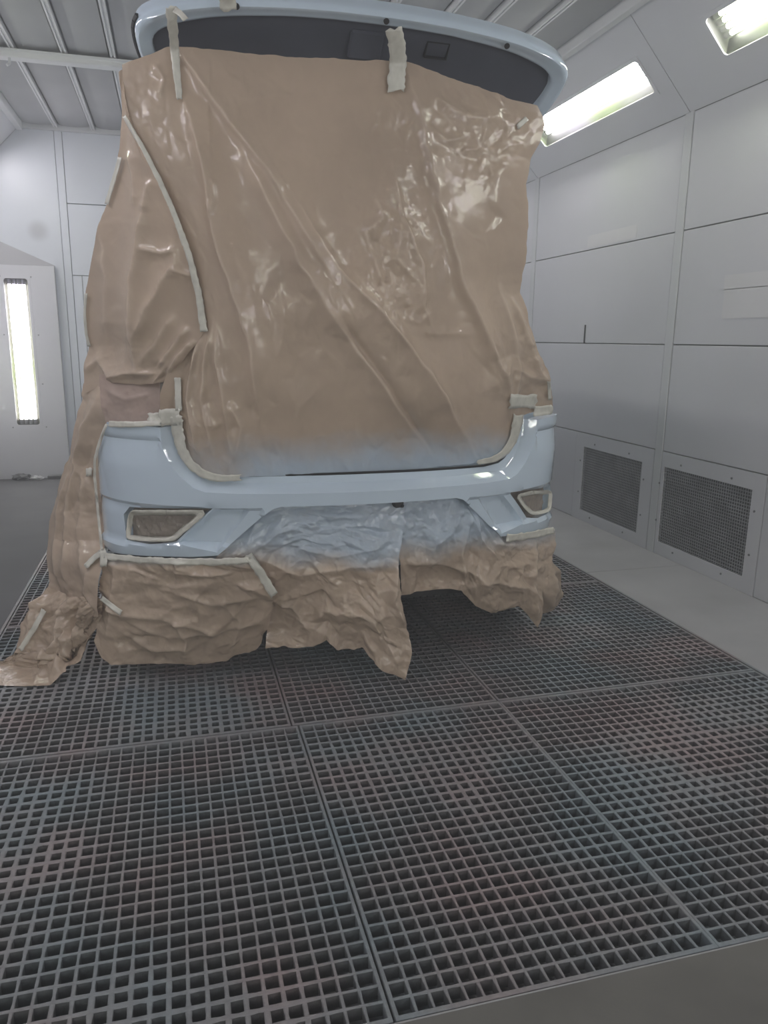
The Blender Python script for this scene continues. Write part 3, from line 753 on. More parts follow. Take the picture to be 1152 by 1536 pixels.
# inner trim panel, slightly dished
P2, T2 = cdt_fill([tuple(p) for p in It[::2]], (), (), 0.03)
dt = segdist(P2, [tuple(p) for p in It[::2]], True)[0]
V = [tgp(p[0], p[1], -0.034-0.02*sst(0, 0.12, d)) for p, d in zip(P2, dt)]
trim = mesh_obj('inner_trim', carlocal(V), T2, M_DARKTRIM, tgo, True)
m = MB()      # service flap outline in the trim
Mt = Matrix(((1, 0, 0, 0), (0, TV[1], TN[1], 0), (0, TV[2], TN[2], 0), (0, 0, 0, 1))); Mt.translation = Vector(TG0); 
Mc = CARI@Mt
m.holed(0.19, 0.265, 0.085, 0.135, 0.193, 0.262, 0.088, 0.132, -0.052, -0.037, Mc@Matrix(((1, 0, 0, 0), (0, 0, 1, 0), (0, 1, 0, 0), (0, 0, 0, 1))))
m.build('service_flap', M_RUBBER, tgo)
m = MB(); m.box(-0.055, 0.05, 0.075, 0.16, -0.06, -0.028, Mc); m.build('latch_cover', M_DARKTRIM, tgo, bevel=0.006)
for u, v in [(-0.40, 0.030), (0.035, 0.020), (0.43, 0.048)]:
    m = MB(); a_ = Mc@Vector((u, v, 0.010)); b_ = Mc@Vector((u, v, 0.0145)); m.tube(a_, b_, 0.0085, 14); m.build('buffer_plug', M_RUBBER, tgo)
m = MB()      # black seal at the left flank of the tailgate
sl = [p for p in Ot if p[0] < -0.6 and p[1] > 0.09]
for (p, r_) in zip(sl[:-1], sl[1:]):
    m.tube(Mc@Vector((p[0]+0.002, p[1], -0.022)), Mc@Vector((r_[0]+0.002, r_[1], -0.022)), 0.012, 8)
m.build('edge_seal', M_RUBBER, tgo, smooth=True)
for sg in (-1, 1):      # gas struts from tailgate to body
    m = MB(); a_ = Vector(carlocal([tgp(sg*0.57, 0.42, -0.02)])[0]); b_ = Vector((sg*0.60, 0.66, 1.20)); m.tube(a_, b_, 0.01, 10)
    m.build('gas_strut', M_RUBBER, tgo)

# ------------------------------------------------------------------ masking paper
def facets(nx, ny, wx, wy, cell, seed):
    """crumple: random heights on scattered points, joined by flat facets, sampled on a grid"""
    rng = np.random.default_rng(seed)
    n_ = int(wx*wy/cell**2)+8
    pts = np.stack([rng.uniform(-cell, wx+cell, n_+40), rng.uniform(-cell, wy+cell, n_+40)], 1)
    pts = np.vstack([pts, [[-2*cell, -2*cell], [wx+2*cell, -2*cell], [wx+2*cell, wy+2*cell], [-2*cell, wy+2*cell]]])
    hts = rng.normal(0, 1, len(pts))
    r = delaunay_2d_cdt([Vector(p) for p in pts], [], [], 0, 1e-7)
    P = np.array([tuple(v) for v in r[0]]); hh = np.array([hts[o[0]] for o in r[3]])
    gx = np.linspace(0, wx, nx); gy = np.linspace(0, wy, ny); out = np.zeros((ny, nx)); edge = np.zeros((ny, nx))
    for f in r[2]:
        a, b_, c = P[f[0]], P[f[1]], P[f[2]]
        x0, x1 = min(a[0], b_[0], c[0]), max(a[0], b_[0], c[0]); y0, y1 = min(a[1], b_[1], c[1]), max(a[1], b_[1], c[1])
        i0, i1 = np.searchsorted(gx, x0), np.searchsorted(gx, x1, 'right'); j0, j1 = np.searchsorted(gy, y0), np.searchsorted(gy, y1, 'right')
        if i1 <= i0 or j1 <= j0: continue
        X, Y = np.meshgrid(gx[i0:i1], gy[j0:j1])
        D = (b_[1]-c[1])*(a[0]-c[0])+(c[0]-b_[0])*(a[1]-c[1])
        if abs(D) < 1e-12: continue
        l1 = ((b_[1]-c[1])*(X-c[0])+(c[0]-b_[0])*(Y-c[1]))/D; l2 = ((c[1]-a[1])*(X-c[0])+(a[0]-c[0])*(Y-c[1]))/D; l3 = 1-l1-l2
        k = (l1 >= -1e-9) & (l2 >= -1e-9) & (l3 >= -1e-9)
        hv = l1*hh[f[0]]+l2*hh[f[1]]+l3*hh[f[2]]
        sub = out[j0:j1, i0:i1]; sub[k] = hv[k]
        ab = abs(D); d_ = [ab/(math.dist(q_[0], q_[1])+1e-9) for q_ in ((b_, c), (c, a), (a, b_))]      # heights over each side
        amt = np.zeros_like(l1)
        for l_, hgt, (i_, k_) in zip((l1, l2, l3), d_, ((f[1], f[2]), (f[2], f[0]), (f[0], f[1]))):
            wgt = max(0.0, math.sin((i_+1)*12.9898*(k_+1))*0.9)*min(1.0, abs(hh[i_]+hh[k_])*0.8)
            amt = np.maximum(amt, wgt*np.exp(-np.abs(l_)*hgt/0.0026))
        se = edge[j0:j1, i0:i1]; se[k] = np.maximum(se[k], amt[k])
    return out, edge
def poly3(pl, n_, jag=0.0, seed=0):
    pl = np.array(pl, float); L = np.r_[0, np.cumsum(np.hypot(pl[1:, 0]-pl[:-1, 0], pl[1:, 1]-pl[:-1, 1]))]
    t = np.linspace(0, L[-1], n_); o = np.stack([np.interp(t, L, pl[:, k]) for k in range(3)], 1)
    sm = 1
    for _ in range(sm): o[1:-1] = 0.25*o[:-2]+0.5*o[1:-1]+0.25*o[2:]
    if jag:
        e = np.minimum(t, L[-1]-t)/L[-1]
        for k in range(2): o[:, k] += jag*((vnoise(t/9, t*0+k, seed)-0.5)*1.4+(vnoise(t/26, t*0+k+7, seed+1)-0.5)*2)*np.clip(e*12, 0, 1)
    return o
SHEETS = []
def sheet(name, label, top, bottom, left, right, res=3.0, folds=(), crumple=(), amask=None, paint=None, mat=None, jag=(0, 0, 0, 0), bulge=(), seed=1, parent=None, cat='masking paper', group='sheets of brown masking paper', smooth=0, aniso=(1, 1), relief=0.2):
    """paper: a patch between four edges (photo x, photo y, depth Y in metres), raised by folds and crumples along its normal"""
    tl, tr, bl, br = [np.array(p, float) for p in (top[0], top[-1], bottom[0], bottom[-1])]
    left = [tuple(tl)]+list(left)+[tuple(bl)]; right = [tuple(tr)]+list(right)+[tuple(br)]
    def ln(p): p = np.array(p); return np.hypot(*(p[1:, :2]-p[:-1, :2]).T).sum()
    nu = int(max(ln(top), ln(bottom))/res)+2; nv = int(max(ln(left), ln(right))/res)+2
    T_, B_ = poly3(top, nu, jag[0], seed), poly3(bottom, nu, jag[1], seed+3)
    L_, R_ = poly3(left, nv, jag[2], seed+5), poly3(right, nv, jag[3], seed+9)
    u = np.linspace(0, 1, nu)[None, :, None]; v = np.linspace(0, 1, nv)[:, None, None]
    G = (1-v)*T_[None]+v*B_[None]+(1-u)*L_[:, None]+u*R_[:, None]-((1-u)*(1-v)*tl+u*(1-v)*tr+(1-u)*v*bl+u*v*br)
    Q = G.reshape(-1, 3)
    for (bx, by, rx, ry, dY) in bulge:
        Q[:, 2] += dY*np.exp(-((Q[:, 0]-bx)/rx)**2-((Q[:, 1]-by)/ry)**2)
    d = FW[None]*F+RT[None]*(Q[:, 0:1]-CX)-UP[None]*(Q[:, 1:2]-CY)
    W = EYE+d*(Q[:, 2:3]/d[:, 1:2])
    Wg = W.reshape(nv, nu, 3)
    nrm = np.cross(np.gradient(Wg, axis=1), np.gradient(Wg, axis=0)).reshape(-1, 3)
    nrm /= np.linalg.norm(nrm, axis=1)[:, None]+1e-9
    nrm[(nrm*(W-EYE)).sum(1) > 0] *= -1
    h = np.zeros(len(Q))
    uw = np.linalg.norm(np.diff(Wg, axis=1), axis=2).sum(1).max(); vw = np.linalg.norm(np.diff(Wg, axis=0), axis=2).sum(0).max()
    am = np.ones(len(Q)) if amask is None else amask(Q[:, 0], Q[:, 1])
    crs = np.zeros(len(Q))
    for k, (cell, amp) in enumerate(crumple):
        fh, fe = facets(nu, nv, uw/aniso[0], vw/aniso[1], cell, seed*17+k)
        h += amp*am*fh.ravel()
        if k < 2: crs = np.maximum(crs, fe.ravel()*np.clip(am*0.75, 0, 1)*(0.8 if k == 0 else 0.55)*min(1, relief*2.2))
    wob = (vnoise(Q[:, 0]/22, Q[:, 1]/22, seed+31)-0.5)*7
    for pl, wl, wr, hh in folds:
        PX = Q[:, :2]+np.stack([wob, wob*0.6], 1)*min(1, (wl+wr)/40)
        dd, sd, par = segdist(PX, pl)
        wdt = np.where(sd > 0, wl, wr)
        tp = np.clip(np.minimum(par*5+0.15, (1-par)*5+0.15), 0, 1)
        if hh > 0: crs = np.maximum(crs, tp*np.exp(-(dd/1.7)**1.3)*(0.35+0.65*vnoise(par*9, par*0+len(pl), seed+5))*min(1.0, hh/0.012))
        h += 1.35*hh*np.exp(-(dd/wdt)**1.02)*np.clip(np.minimum(par*5+0.15, (1-par)*5+0.15), 0, 1)
    hg = h.reshape(nv, nu)
    for _ in range(smooth):
        hp = np.pad(hg, 1, 'edge'); hg = (hp[:-2, 1:-1]+hp[2:, 1:-1]+hp[1:-1, :-2]+hp[1:-1, 2:]+2*hp[1:-1, 1:-1])/6
    W = W+nrm*hg.ravel()[:, None]
    W[:, 2] = np.maximum(W[:, 2], 0.004)
    Fs = [(j*nu+i, j*nu+i+1, (j+1)*nu+i+1, (j+1)*nu+i) for j in range(nv-1) for i in range(nu-1)]
    org = W.mean(0)
    o = mesh_obj(name, W-org, Fs, mat or M_PAPER, parent, True, tuple(org))
    at = o.data.attributes.new('overspray', 'FLOAT', 'POINT')
    at.data.foreach_set('value', np.zeros(len(Q)) if paint is None else np.clip(paint(Q[:, 0], Q[:, 1]), 0, 1))
    wc = o.data.attributes.new('worn_crease_glint', 'FLOAT', 'POINT'); wc.data.foreach_set('value', np.clip(crs, 0, 1))
    cr = o.data.attributes.new('crumple', 'FLOAT', 'POINT'); cr.data.foreach_set('value', np.clip(relief*am, 0, 1.5))
    tag(o, label, cat, group)
    SHEETS.append((proj(W), W))
    return o
def gmask(base, blobs):
    def f(x, y):
        a = np.full(len(x), base, float)
        for bx, by, rx, ry, g in blobs: a += g*np.exp(-((x-bx)/rx)**2-((y-by)/ry)**2)
        return a
    return f

# big sheet over the tailgate opening
main_top = [(183, 97, 2.53), (215, 84, 2.515), (253, 70, 2.505), (301, 74, 2.50), (423, 84, 2.49), (530, 90, 2.485), (579, 91, 2.48), (606, 93, 2.482), (679, 119, 2.505), (762, 146, 2.53), (806, 158, 2.535)]
main_left = [(186, 140, 2.52), (190, 180, 2.51), (225, 270, 2.50), (255, 350, 2.50), (275, 430, 2.51), (275, 500, 2.54), (252, 555, 2.57), (240, 590, 2.585)]
main_bot = [(240, 630, 2.60), (262, 642, 2.60), (269, 668, 2.59), (285, 697, 2.57), (312, 714, 2.545), (345, 715, 2.53), (450, 713, 2.51), (560, 709, 2.505), (650, 701, 2.52), (740, 690, 2.555), (764, 670, 2.575), (774, 645, 2.59), (783, 622, 2.60), (828, 610, 2.70)]
main_right = [(815, 174, 2.535), (818, 187, 2.535), (811, 212, 2.53), (797, 236, 2.53), (790, 275, 2.525), (792, 337, 2.53), (788, 392, 2.54), (778, 439, 2.55), (790, 494, 2.57), (801, 530, 2.59), (823, 570, 2.64)]
sheet('masking_paper', 'large brown paper sheet hung from raised tailgate down to the bumper sill', main_top, main_bot, main_left, main_right, 2.6,
      folds=[([(266, 74), (301, 128), (347, 194), (402, 264), (450, 345), (500, 430)], 4, 32, 0.018),
             ([(402, 264), (470, 350), (520, 430)], 30, 22, -0.012),
             ([(275, 150), (292, 200), (307, 262), (315, 325), (339, 406), (361, 469), (376, 525), (381, 569), (392, 640)], 6, 22, 0.022),
             ([(315, 325), (323, 300), (318, 270)], 5, 5, 0.008),
             ([(350, 200), (400, 300), (450, 400), (500, 480), (560, 560), (650, 686)], 16, 46, 0.034),
             ([(440, 300), (500, 400), (567, 470), (610, 520), (660, 590), (700, 660)], 40, 9, 0.034),
             ([(525, 400), (548, 440), (567, 470), (608, 520)], 8, 14, 0.008),
             ([(505, 470), (560, 550), (610, 618), (652, 684)], 20, 9, -0.026),
             ([(608, 100), (637, 228), (655, 304), (684, 406), (706, 465), (735, 530), (757, 580), (770, 640)], 7, 30, 0.026),
             ([(560, 290), (572, 330), (545, 350), (560, 400), (572, 440)], 7, 12, 0.014),
             ([(585, 240), (600, 320), (630, 400), (632, 460), (650, 500)], 9, 7, 0.016),
             ([(600, 330), (590, 390), (625, 425)], 5, 5, 0.009),
             ([(650, 148), (700, 180), (740, 178), (765, 182)], 9, 14, 0.010),
             ([(648, 200), (668, 215), (700, 205)], 7, 8, 0.009),
             ([(745, 430), (760, 490), (770, 550), (768, 600)], 7, 9, 0.015),
             ([(762, 445), (785, 510), (800, 560), (818, 572)], 5, 9, 0.017),
             ([(777, 440), (800, 500), (824, 568)], 5, 6, 0.012),
             ([(824, 570), (790, 566), (760, 550)], 8, 6, 0.012),
             ([(306, 498), (290, 560), (286, 600), (300, 690)], 6, 6, 0.020),
             ([(325, 490), (328, 540), (340, 620), (350, 690)], 6, 7, 0.022),
             ([(322, 480), (310, 545), (305, 600), (322, 690)], 6, 5, 0.014),
             ([(345, 600), (362, 640), (352, 700)], 7, 6, 0.014),
             ([(230, 95), (247, 120), (240, 150)], 7, 5, 0.007),
             ([(630, 500), (670, 500), (712, 502)], 5, 9, 0.006)],
      crumple=[(0.12, 0.0045), (0.04, 0.0022), (0.017, 0.0007)], relief=0.2,
      amask=gmask(0.4, [(590, 400, 55, 110, 2.0), (700, 190, 70, 60, 1.3), (610, 150, 50, 60, 0.8), (460, 480, 60, 80, 0.7), (560, 690, 260, 24, 0.9), (320, 660, 60, 70, 1.6), (785, 560, 50, 60, 1.2), (350, 130, 40, 40, 0.6), (700, 560, 60, 80, 0.5)]),
      paint=lambda x, y: sst(640, 708, y+12*(vnoise(x/40, y/40, 3)-0.5)+10*sst(420, 700, x)-0)*(0.45+0.55*sst(330, 400, x)),
      jag=(0.8, 0.6, 0, 0.9), bulge=[(470, 420, 220, 220, -0.03), (720, 320, 80, 150, -0.015)], seed=3)

# sheet wrapping the left flank, its edge lapped over the big sheet
sheet('masking_paper', 'brown paper sheet ballooning over the car\'s left rear pillar, left of big sheet',
      [(179, 108, 2.54), (183, 104, 2.53), (189, 150, 2.505)], [(126, 590, 2.96), (150, 580, 2.88), (175, 574, 2.76), (210, 577, 2.68), (246, 572, 2.62)],
      [(182, 140, 2.56), (184, 167, 2.58), (180, 222, 2.62), (173, 255, 2.66), (160, 315, 2.72), (140, 390, 2.82), (130, 435, 2.88), (128, 487, 2.92), (134, 522, 2.93), (128, 545, 2.95)],
      [(194, 180, 2.495), (212, 218, 2.48), (237, 266, 2.47), (268, 332, 2.465), (293, 400, 2.465), (309, 492, 2.48), (298, 515, 2.51), (280, 538, 2.54), (262, 556, 2.58)], 2.6,
      folds=[([(222, 300), (211, 387), (204, 456), (203, 520)], 9, 12, 0.022),
             ([(270, 372), (256, 410), (228, 459), (209, 510), (205, 560)], 10, 14, 0.024),
             ([(262, 470), (240, 515), (212, 548)], 6, 8, 0.016),
             ([(285, 488), (262, 525), (238, 552)], 7, 8, 0.022),
             ([(296, 508), (270, 540), (246, 568)], 5, 6, 0.018),
             ([(228, 268), (217, 318)], 7, 7, 0.010), ([(196, 225), (205, 310)], 6, 9, 0.008),
             ([(216, 372), (245, 380), (270, 372)], 6, 8, 0.012), ([(262, 402), (290, 414)], 7, 6, 0.010),
             ([(150, 300), (165, 420), (160, 520)], 22, 30, 0.014),
             ([(160, 572), (190, 560), (235, 560)], 6, 7, 0.018), ([(128, 560), (150, 540), (172, 572)], 6, 8, 0.012)],
      crumple=[(0.12, 0.0035), (0.04, 0.0010)], amask=gmask(0.5, [(220, 550, 70, 40, 1.4), (250, 380, 40, 60, 0.6)]), jag=(0, 0.6, 0.4, 0.4),
      bulge=[(215, 430, 60, 120, -0.05)], seed=11)

# reddish glossy paper over the left tail lamp
sheet('masking_paper', 'reddish glossy paper patch masking the left tail lamp above the bumper',
      [(148, 562, 2.82), (200, 556, 2.72), (243, 556, 2.655)], [(158, 634, 2.765), (200, 635, 2.68), (242, 634, 2.612)], [(152, 605, 2.785)], [(243, 605, 2.615)], 2.2,
      folds=[([(160, 585), (190, 600), (235, 590)], 6, 8, 0.008)], crumple=[(0.05, 0.0025), (0.02, 0.001)], mat=M_PAPERRED, jag=(0, 0.5, 0, 0.5), seed=21)
# patch over the pillar jamb between the lamp and the opening
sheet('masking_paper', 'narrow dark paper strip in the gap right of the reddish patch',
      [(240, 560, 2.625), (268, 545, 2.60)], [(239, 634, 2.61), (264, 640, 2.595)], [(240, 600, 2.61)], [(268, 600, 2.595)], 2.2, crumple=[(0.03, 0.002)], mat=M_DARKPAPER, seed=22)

# drape down the left flank and its train on the grating
sheet('masking_paper', 'brown paper drape along the car\'s left flank, between bumper edge and floor',
      [(126, 575, 2.98), (140, 572, 2.93), (165, 580, 2.80)], [(70, 905, 2.98), (105, 925, 2.86), (150, 925, 2.68)],
      [(120, 620, 3.0), (105, 682, 3.05), (95, 722, 3.08), (85, 760, 3.1), (77, 800, 3.1), (75, 835, 3.08), (77, 872, 3.03)],
      [(166, 615, 2.775), (166, 640, 2.84), (158, 670, 2.90), (154, 700, 2.92), (156, 770, 2.90), (158, 815, 2.84), (157, 840, 2.73), (152, 880, 2.70)], 2.6,
      folds=[([(150, 590), (125, 680), (112, 780), (108, 900)], 14, 18, 0.03), ([(140, 700), (130, 790), (135, 880)], 8, 10, 0.018), ([(110, 700), (92, 800), (96, 890)], 12, 12, 0.02), ([(146, 850), (135, 890), (150, 920)], 5, 8, 0.015)],
      crumple=[(0.09, 0.004), (0.03, 0.0015)], amask=gmask(0.6, [(130, 760, 30, 90, 1.4), (120, 900, 60, 30, 1)]), jag=(0, 0, 2.0, 0.5), seed=31)
sheet('masking_paper', 'crumpled brown paper train trailing on the grating at far left',
      [(74, 880, 2.97), (105, 895, 2.85), (152, 895, 2.69)], [(-45, 1026, 2.73), (0, 1027, 2.72), (40, 1031, 2.69), (75, 1029, 2.68), (104, 1006, 2.73), (126, 976, 2.76), (143, 935, 2.72), (150, 925, 2.70)],
      [(50, 915, 2.98), (30, 937, 2.98), (31, 952, 2.96), (20, 985, 2.92), (0, 991, 2.93), (-45, 992, 2.96)], [(153, 910, 2.69)], 2.4,
      folds=[([(70, 890), (55, 950), (25, 1000)], 9, 12, 0.035), ([(105, 895), (95, 960), (60, 1015)], 9, 9, 0.035), ([(140, 900), (115, 950), (85, 1015)], 7, 9, 0.03), ([(118, 905), (112, 960), (100, 1000)], 5, 5, -0.03)],
      crumple=[(0.07, 0.009), (0.028, 0.0035), (0.013, 0.001)], relief=0.6, jag=(0, 1.0, 1.5, 0), seed=41)

# skirts hanging under the bumper
sheet('masking_paper', 'crumpled brown paper skirt under the left half of the bumper',
      [(152, 836, 2.72), (196, 836, 2.645), (262, 840, 2.555), (328, 841, 2.50), (372, 842, 2.475)], [(141, 962, 2.72), (150, 988, 2.71), (166, 999, 2.69), (250, 996, 2.65), (338, 995, 2.625), (353, 984, 2.61), (383, 976, 2.58), (391, 966, 2.56)],
      [(151, 880, 2.74), (150, 915, 2.74), (145, 940, 2.73)], [(398, 862, 2.46), (413, 888, 2.46), (407, 905, 2.48), (403, 935, 2.52)], 1.8,
      folds=[([(150, 895), (185, 920), (240, 926), (300, 940), (340, 950)], 5, 14, 0.013), ([(190, 930), (250, 955), (330, 945), (395, 930)], 5, 12, 0.011), ([(230, 850), (290, 860), (350, 858)], 5, 8, 0.010), ([(250, 885), (320, 905), (400, 895)], 5, 12, 0.011),
             ([(200, 870), (260, 880), (330, 868)], 5, 9, 0.008), ([(260, 925), (280, 960), (275, 990)], 5, 7, 0.009), ([(330, 900), (360, 930), (350, 970)], 5, 7, 0.009), ([(180, 945), (230, 975), (300, 972)], 5, 9, 0.009),
             ([(175, 850), (172, 900), (160, 960)], 8, 10, 0.012), ([(150, 900), (182, 920)], 4, 5, 0.012)],
      crumple=[(0.085, 0.0075), (0.038, 0.0045), (0.018, 0.0017)], aniso=(1.4, 1), relief=0.45, amask=gmask(0.85, [(300, 870, 90, 30, 0.4)]), jag=(0.5, 1.2, 0.8, 2.0), bulge=[(270, 920, 90, 60, -0.018)], seed=51,
      paint=lambda x, y: 0.5*sst(852, 838, y))
def centre_paint(x, y):
    return sst(862, 815, y+16*(vnoise(x/50, y/40, 8)-0.5)-0.06*(x-500))
sheet('masking_paper', 'paper sheet taped in the bumper recess, painted above, torn brown tip hanging below',
      [(322, 838, 2.53), (360, 802, 2.525), (393, 773, 2.51), (408, 765, 2.505), (424, 760, 2.50), (519, 755, 2.487), (610, 747, 2.495)],
      [(398, 972, 2.55), (430, 971, 2.53), (470, 969, 2.51), (490, 960, 2.49), (505, 976, 2.47), (530, 977, 2.46), (543, 971, 2.45), (575, 1003, 2.42), (607, 1019, 2.41)],
      [(352, 846, 2.52), (375, 860, 2.52), (398, 900, 2.53), (400, 940, 2.54)], [(606, 790, 2.478), (599, 830, 2.455), (598, 850, 2.445), (599, 880, 2.435), (602, 906, 2.43), (617, 962, 2.415), (613, 995, 2.41)], 1.8,
      folds=[([(372, 830), (420, 800), (480, 780), (560, 775)], 10, 14, 0.012), ([(380, 835), (450, 860), (540, 850), (596, 848)], 12, 16, 0.014), ([(430, 815), (500, 835), (580, 820)], 7, 9, 0.010), ([(410, 900), (440, 905), (470, 950)], 12, 12, 0.02),
             ([(598, 850), (590, 900), (608, 940)], 8, 6, 0.018), ([(500, 900), (560, 930), (600, 1000)], 12, 9, 0.014), ([(375, 850), (400, 890), (412, 900)], 6, 8, 0.014)],
      aniso=(1.6, 1), relief=0.5, crumple=[(0.080, 0.0075), (0.035, 0.0042), (0.016, 0.0017)], amask=gmask(0.8, [(500, 800, 80, 20, 0.5), (560, 920, 60, 60, 0.4)]), jag=(0, 2.0, 1.0, 1.5), paint=centre_paint, bulge=[(420, 930, 40, 40, 0.05)], seed=61)
sheet('masking_paper', 'crumpled paper under the bumper\'s right half, painted top, over the dark gap',
      [(590, 749, 2.505), (640, 748, 2.51), (698, 746, 2.525), (709, 752, 2.53), (757, 802, 2.575), (790, 800, 2.62), (834, 792, 2.76)],
      [(601, 893, 2.50), (625, 887, 2.51), (655, 882, 2.52), (690, 886, 2.54), (713, 909, 2.56), (740, 919, 2.58), (776, 907, 2.62), (790, 921, 2.64), (806, 941, 2.66)],
      [(594, 800, 2.485), (599, 845, 2.478)], [(826, 850, 2.72), (814, 885, 2.68), (812, 925, 2.66)], 1.8,
      folds=[([(697, 756), (670, 800), (640, 820)], 8, 10, 0.018), ([(700, 760), (715, 805), (745, 840)], 7, 8, 0.018), ([(710, 765), (740, 815), (775, 820)], 6, 8, 0.014), ([(705, 760), (690, 830), (700, 880)], 7, 7, 0.016), ([(600, 845), (650, 838), (700, 850), (740, 880)], 9, 10, 0.018), ([(800, 810), (795, 870), (805, 930)], 8, 6, 0.02), ([(690, 890), (720, 870), (790, 880)], 9, 9, 0.014)],
      relief=0.55, crumple=[(0.080, 0.0075), (0.035, 0.0040), (0.016, 0.0016)], amask=gmask(0.95, [(740, 840, 60, 50, 0.3)]), jag=(0, 1.5, 0, 1.0),
      paint=lambda x, y: sst(850, 800, y+16*(vnoise(x/50, y/40, 8)-0.5)+0.10*(x-590)), bulge=[(650, 860, 50, 25, 0.04), (760, 860, 40, 40, -0.03)], seed=71)
sheet('masking_paper', 'rounded brown paper bag end over the right rear wheel',
      [(800, 812, 2.80), (816, 806, 2.86), (826, 804, 2.90)], [(808, 924, 2.92), (824, 919, 2.95), (834, 910, 2.96)], [(800, 860, 2.78), (801, 890, 2.82)], [(827, 838, 2.93), (836, 856, 2.97), (843, 874, 2.98), (844, 895, 2.98)], 2.0,
      folds=[([(825, 850), (830, 885), (822, 915)], 6, 7, 0.02)], crumple=[(0.05, 0.006), (0.02, 0.002)], jag=(1, 1, 0, 0.8), bulge=[(822, 885, 14, 24, -0.05)], seed=81)
# paper in the fog-lamp windows
def fog_insert(sign, label, seed):
    P_, T_ = cdt_fill(fogL if sign < 0 else fogR, (), (), 0.010)
    rng = np.random.default_rng(seed)
    ex = -0.030+0.008*(vnoise(P_[:, 0]*40, P_[:, 1]*55, seed)-0.5)+rng.normal(0, 0.0012, len(P_))
    W = np.array([car2w(*p) for p in bump_pt(P_, ex)])
    org = W.mean(0)
    o = mesh_obj('masking_paper', W-org, T_, M_FOGPAPER, None, False, tuple(org))
    tag(o, label, 'masking paper', 'sheets of brown masking paper')
    at = o.data.attributes.new('overspray', 'FLOAT', 'POINT')
    SHEETS.append((proj(W), W)); return o
fog_insert(-1, 'grey-brown paper in the left fog lamp opening of the bumper', 5)
fog_insert(1, 'grey-brown paper in the right fog lamp opening of the bumper', 6)

# ------------------------------------------------------------------ tape
bp_w = np.array([car2w(*p) for p in V3]); SHEETS_ALL = lambda: SHEETS+[(proj(bp_w), bp_w)]
def near_depth(x, y, only=None):
    """depth of the nearest built surface under a photo position"""
    best = None
    for px, W in (SHEETS_ALL() if only is None else [SHEETS_ALL()[i] for i in only]):
        d = (px[:, 0]-x)**2+(px[:, 1]-y)**2; i = np.argmin(d)
        if d[i] < 64:
            k = np.where(d < 20)[0]; k = k if len(k) else [i]
            Y = W[k, 1].min()
            best = Y if best is None else min(best, Y)
    return best
def tape(label, path, width, lift=0.006, seed=0, name='masking_tape', w2=None, only=None, wav=0.8, sm=3):
    """strip of tape along photo points (x, y[, depth]); depth defaults to the surface below"""
    P_ = np.array([p[:2] for p in path], float)
    L = np.r_[0, np.cumsum(np.hypot(*np.diff(P_, axis=0).T))]; n_ = max(4, int(L[-1]/3.5)); t = np.linspace(0, L[-1], n_)
    C_ = np.stack([np.interp(t, L, P_[:, 0]), np.interp(t, L, P_[:, 1])], 1)
    for _ in range(sm): C_[1:-1] = 0.25*C_[:-2]+0.5*C_[1:-1]+0.25*C_[2:]
    tan = np.gradient(C_, axis=0); tan /= np.hypot(tan[:, 0], tan[:, 1])[:, None]+1e-9; nn = np.stack([-tan[:, 1], tan[:, 0]], 1)
    wd = np.interp(t, [0, L[-1]], [width, w2 or width])/2
    NC = 5; V = []
    Yc = None
    if len(path[0]) == 3: Yc = np.interp(t, L, [p[2] for p in path])
    D = np.full((n_, NC), np.nan)
    XY = np.zeros((n_, NC, 2))
    for k in range(n_):
        for c in range(NC):
            f_ = (c/(NC-1)*2-1)
            ed = (1+wav*0.34*(vnoise(t[k]/4.5, c*3.0, seed)-0.5)) if c in (0, NC-1) else 1
            XY[k, c] = C_[k]+nn[k]*wd[k]*f_*ed
            if k in (0, n_-1): XY[k, c] += tan[k]*(hashf(np.array(c*1.0), np.array(k*1.0), seed)-0.5)*width*0.3
            if Yc is not None: D[k, c] = Yc[k]+0.003*(vnoise(t[k]/8, c*1.7, seed)-0.5)
            else:
                q = near_depth(*XY[k, c], only=only)
                if q is not None: D[k, c] = q
    if Yc is None:
        m_ = np.nanmedian(D)
        for k in range(n_):
            r_ = D[k]; r_[np.isnan(r_)] = np.nanmean(r_) if not np.all(np.isnan(r_)) else m_
        Dm = D.copy()
        for _ in range(3):
            Dp = np.pad(Dm, 1, 'edge'); Dm = np.minimum(Dm, (Dp[:-2, 1:-1]+Dp[2:, 1:-1]+Dp[1:-1, :-2]+Dp[1:-1, 2:]+2*Dp[1:-1, 1:-1])/6)
        D = Dm-lift
    W = np.array([[atY(XY[k, c, 0], XY[k, c, 1], D[k, c]) for c in range(NC)] for k in range(n_)]).reshape(-1, 3)
    Fs = [(k*NC+c, k*NC+c+1, (k+1)*NC+c+1, (k+1)*NC+c) for k in range(n_-1) for c in range(NC-1)]
    org = W.mean(0); o = mesh_obj(name, W-org, Fs, M_TAPE, None, True, tuple(org))
    sm_ = o.modifiers.new('thickness', 'SOLIDIFY'); sm_.thickness = 0.0006; sm_.offset = 1
    tag(o, label, 'tape', 'strips of cream masking tape'); return o

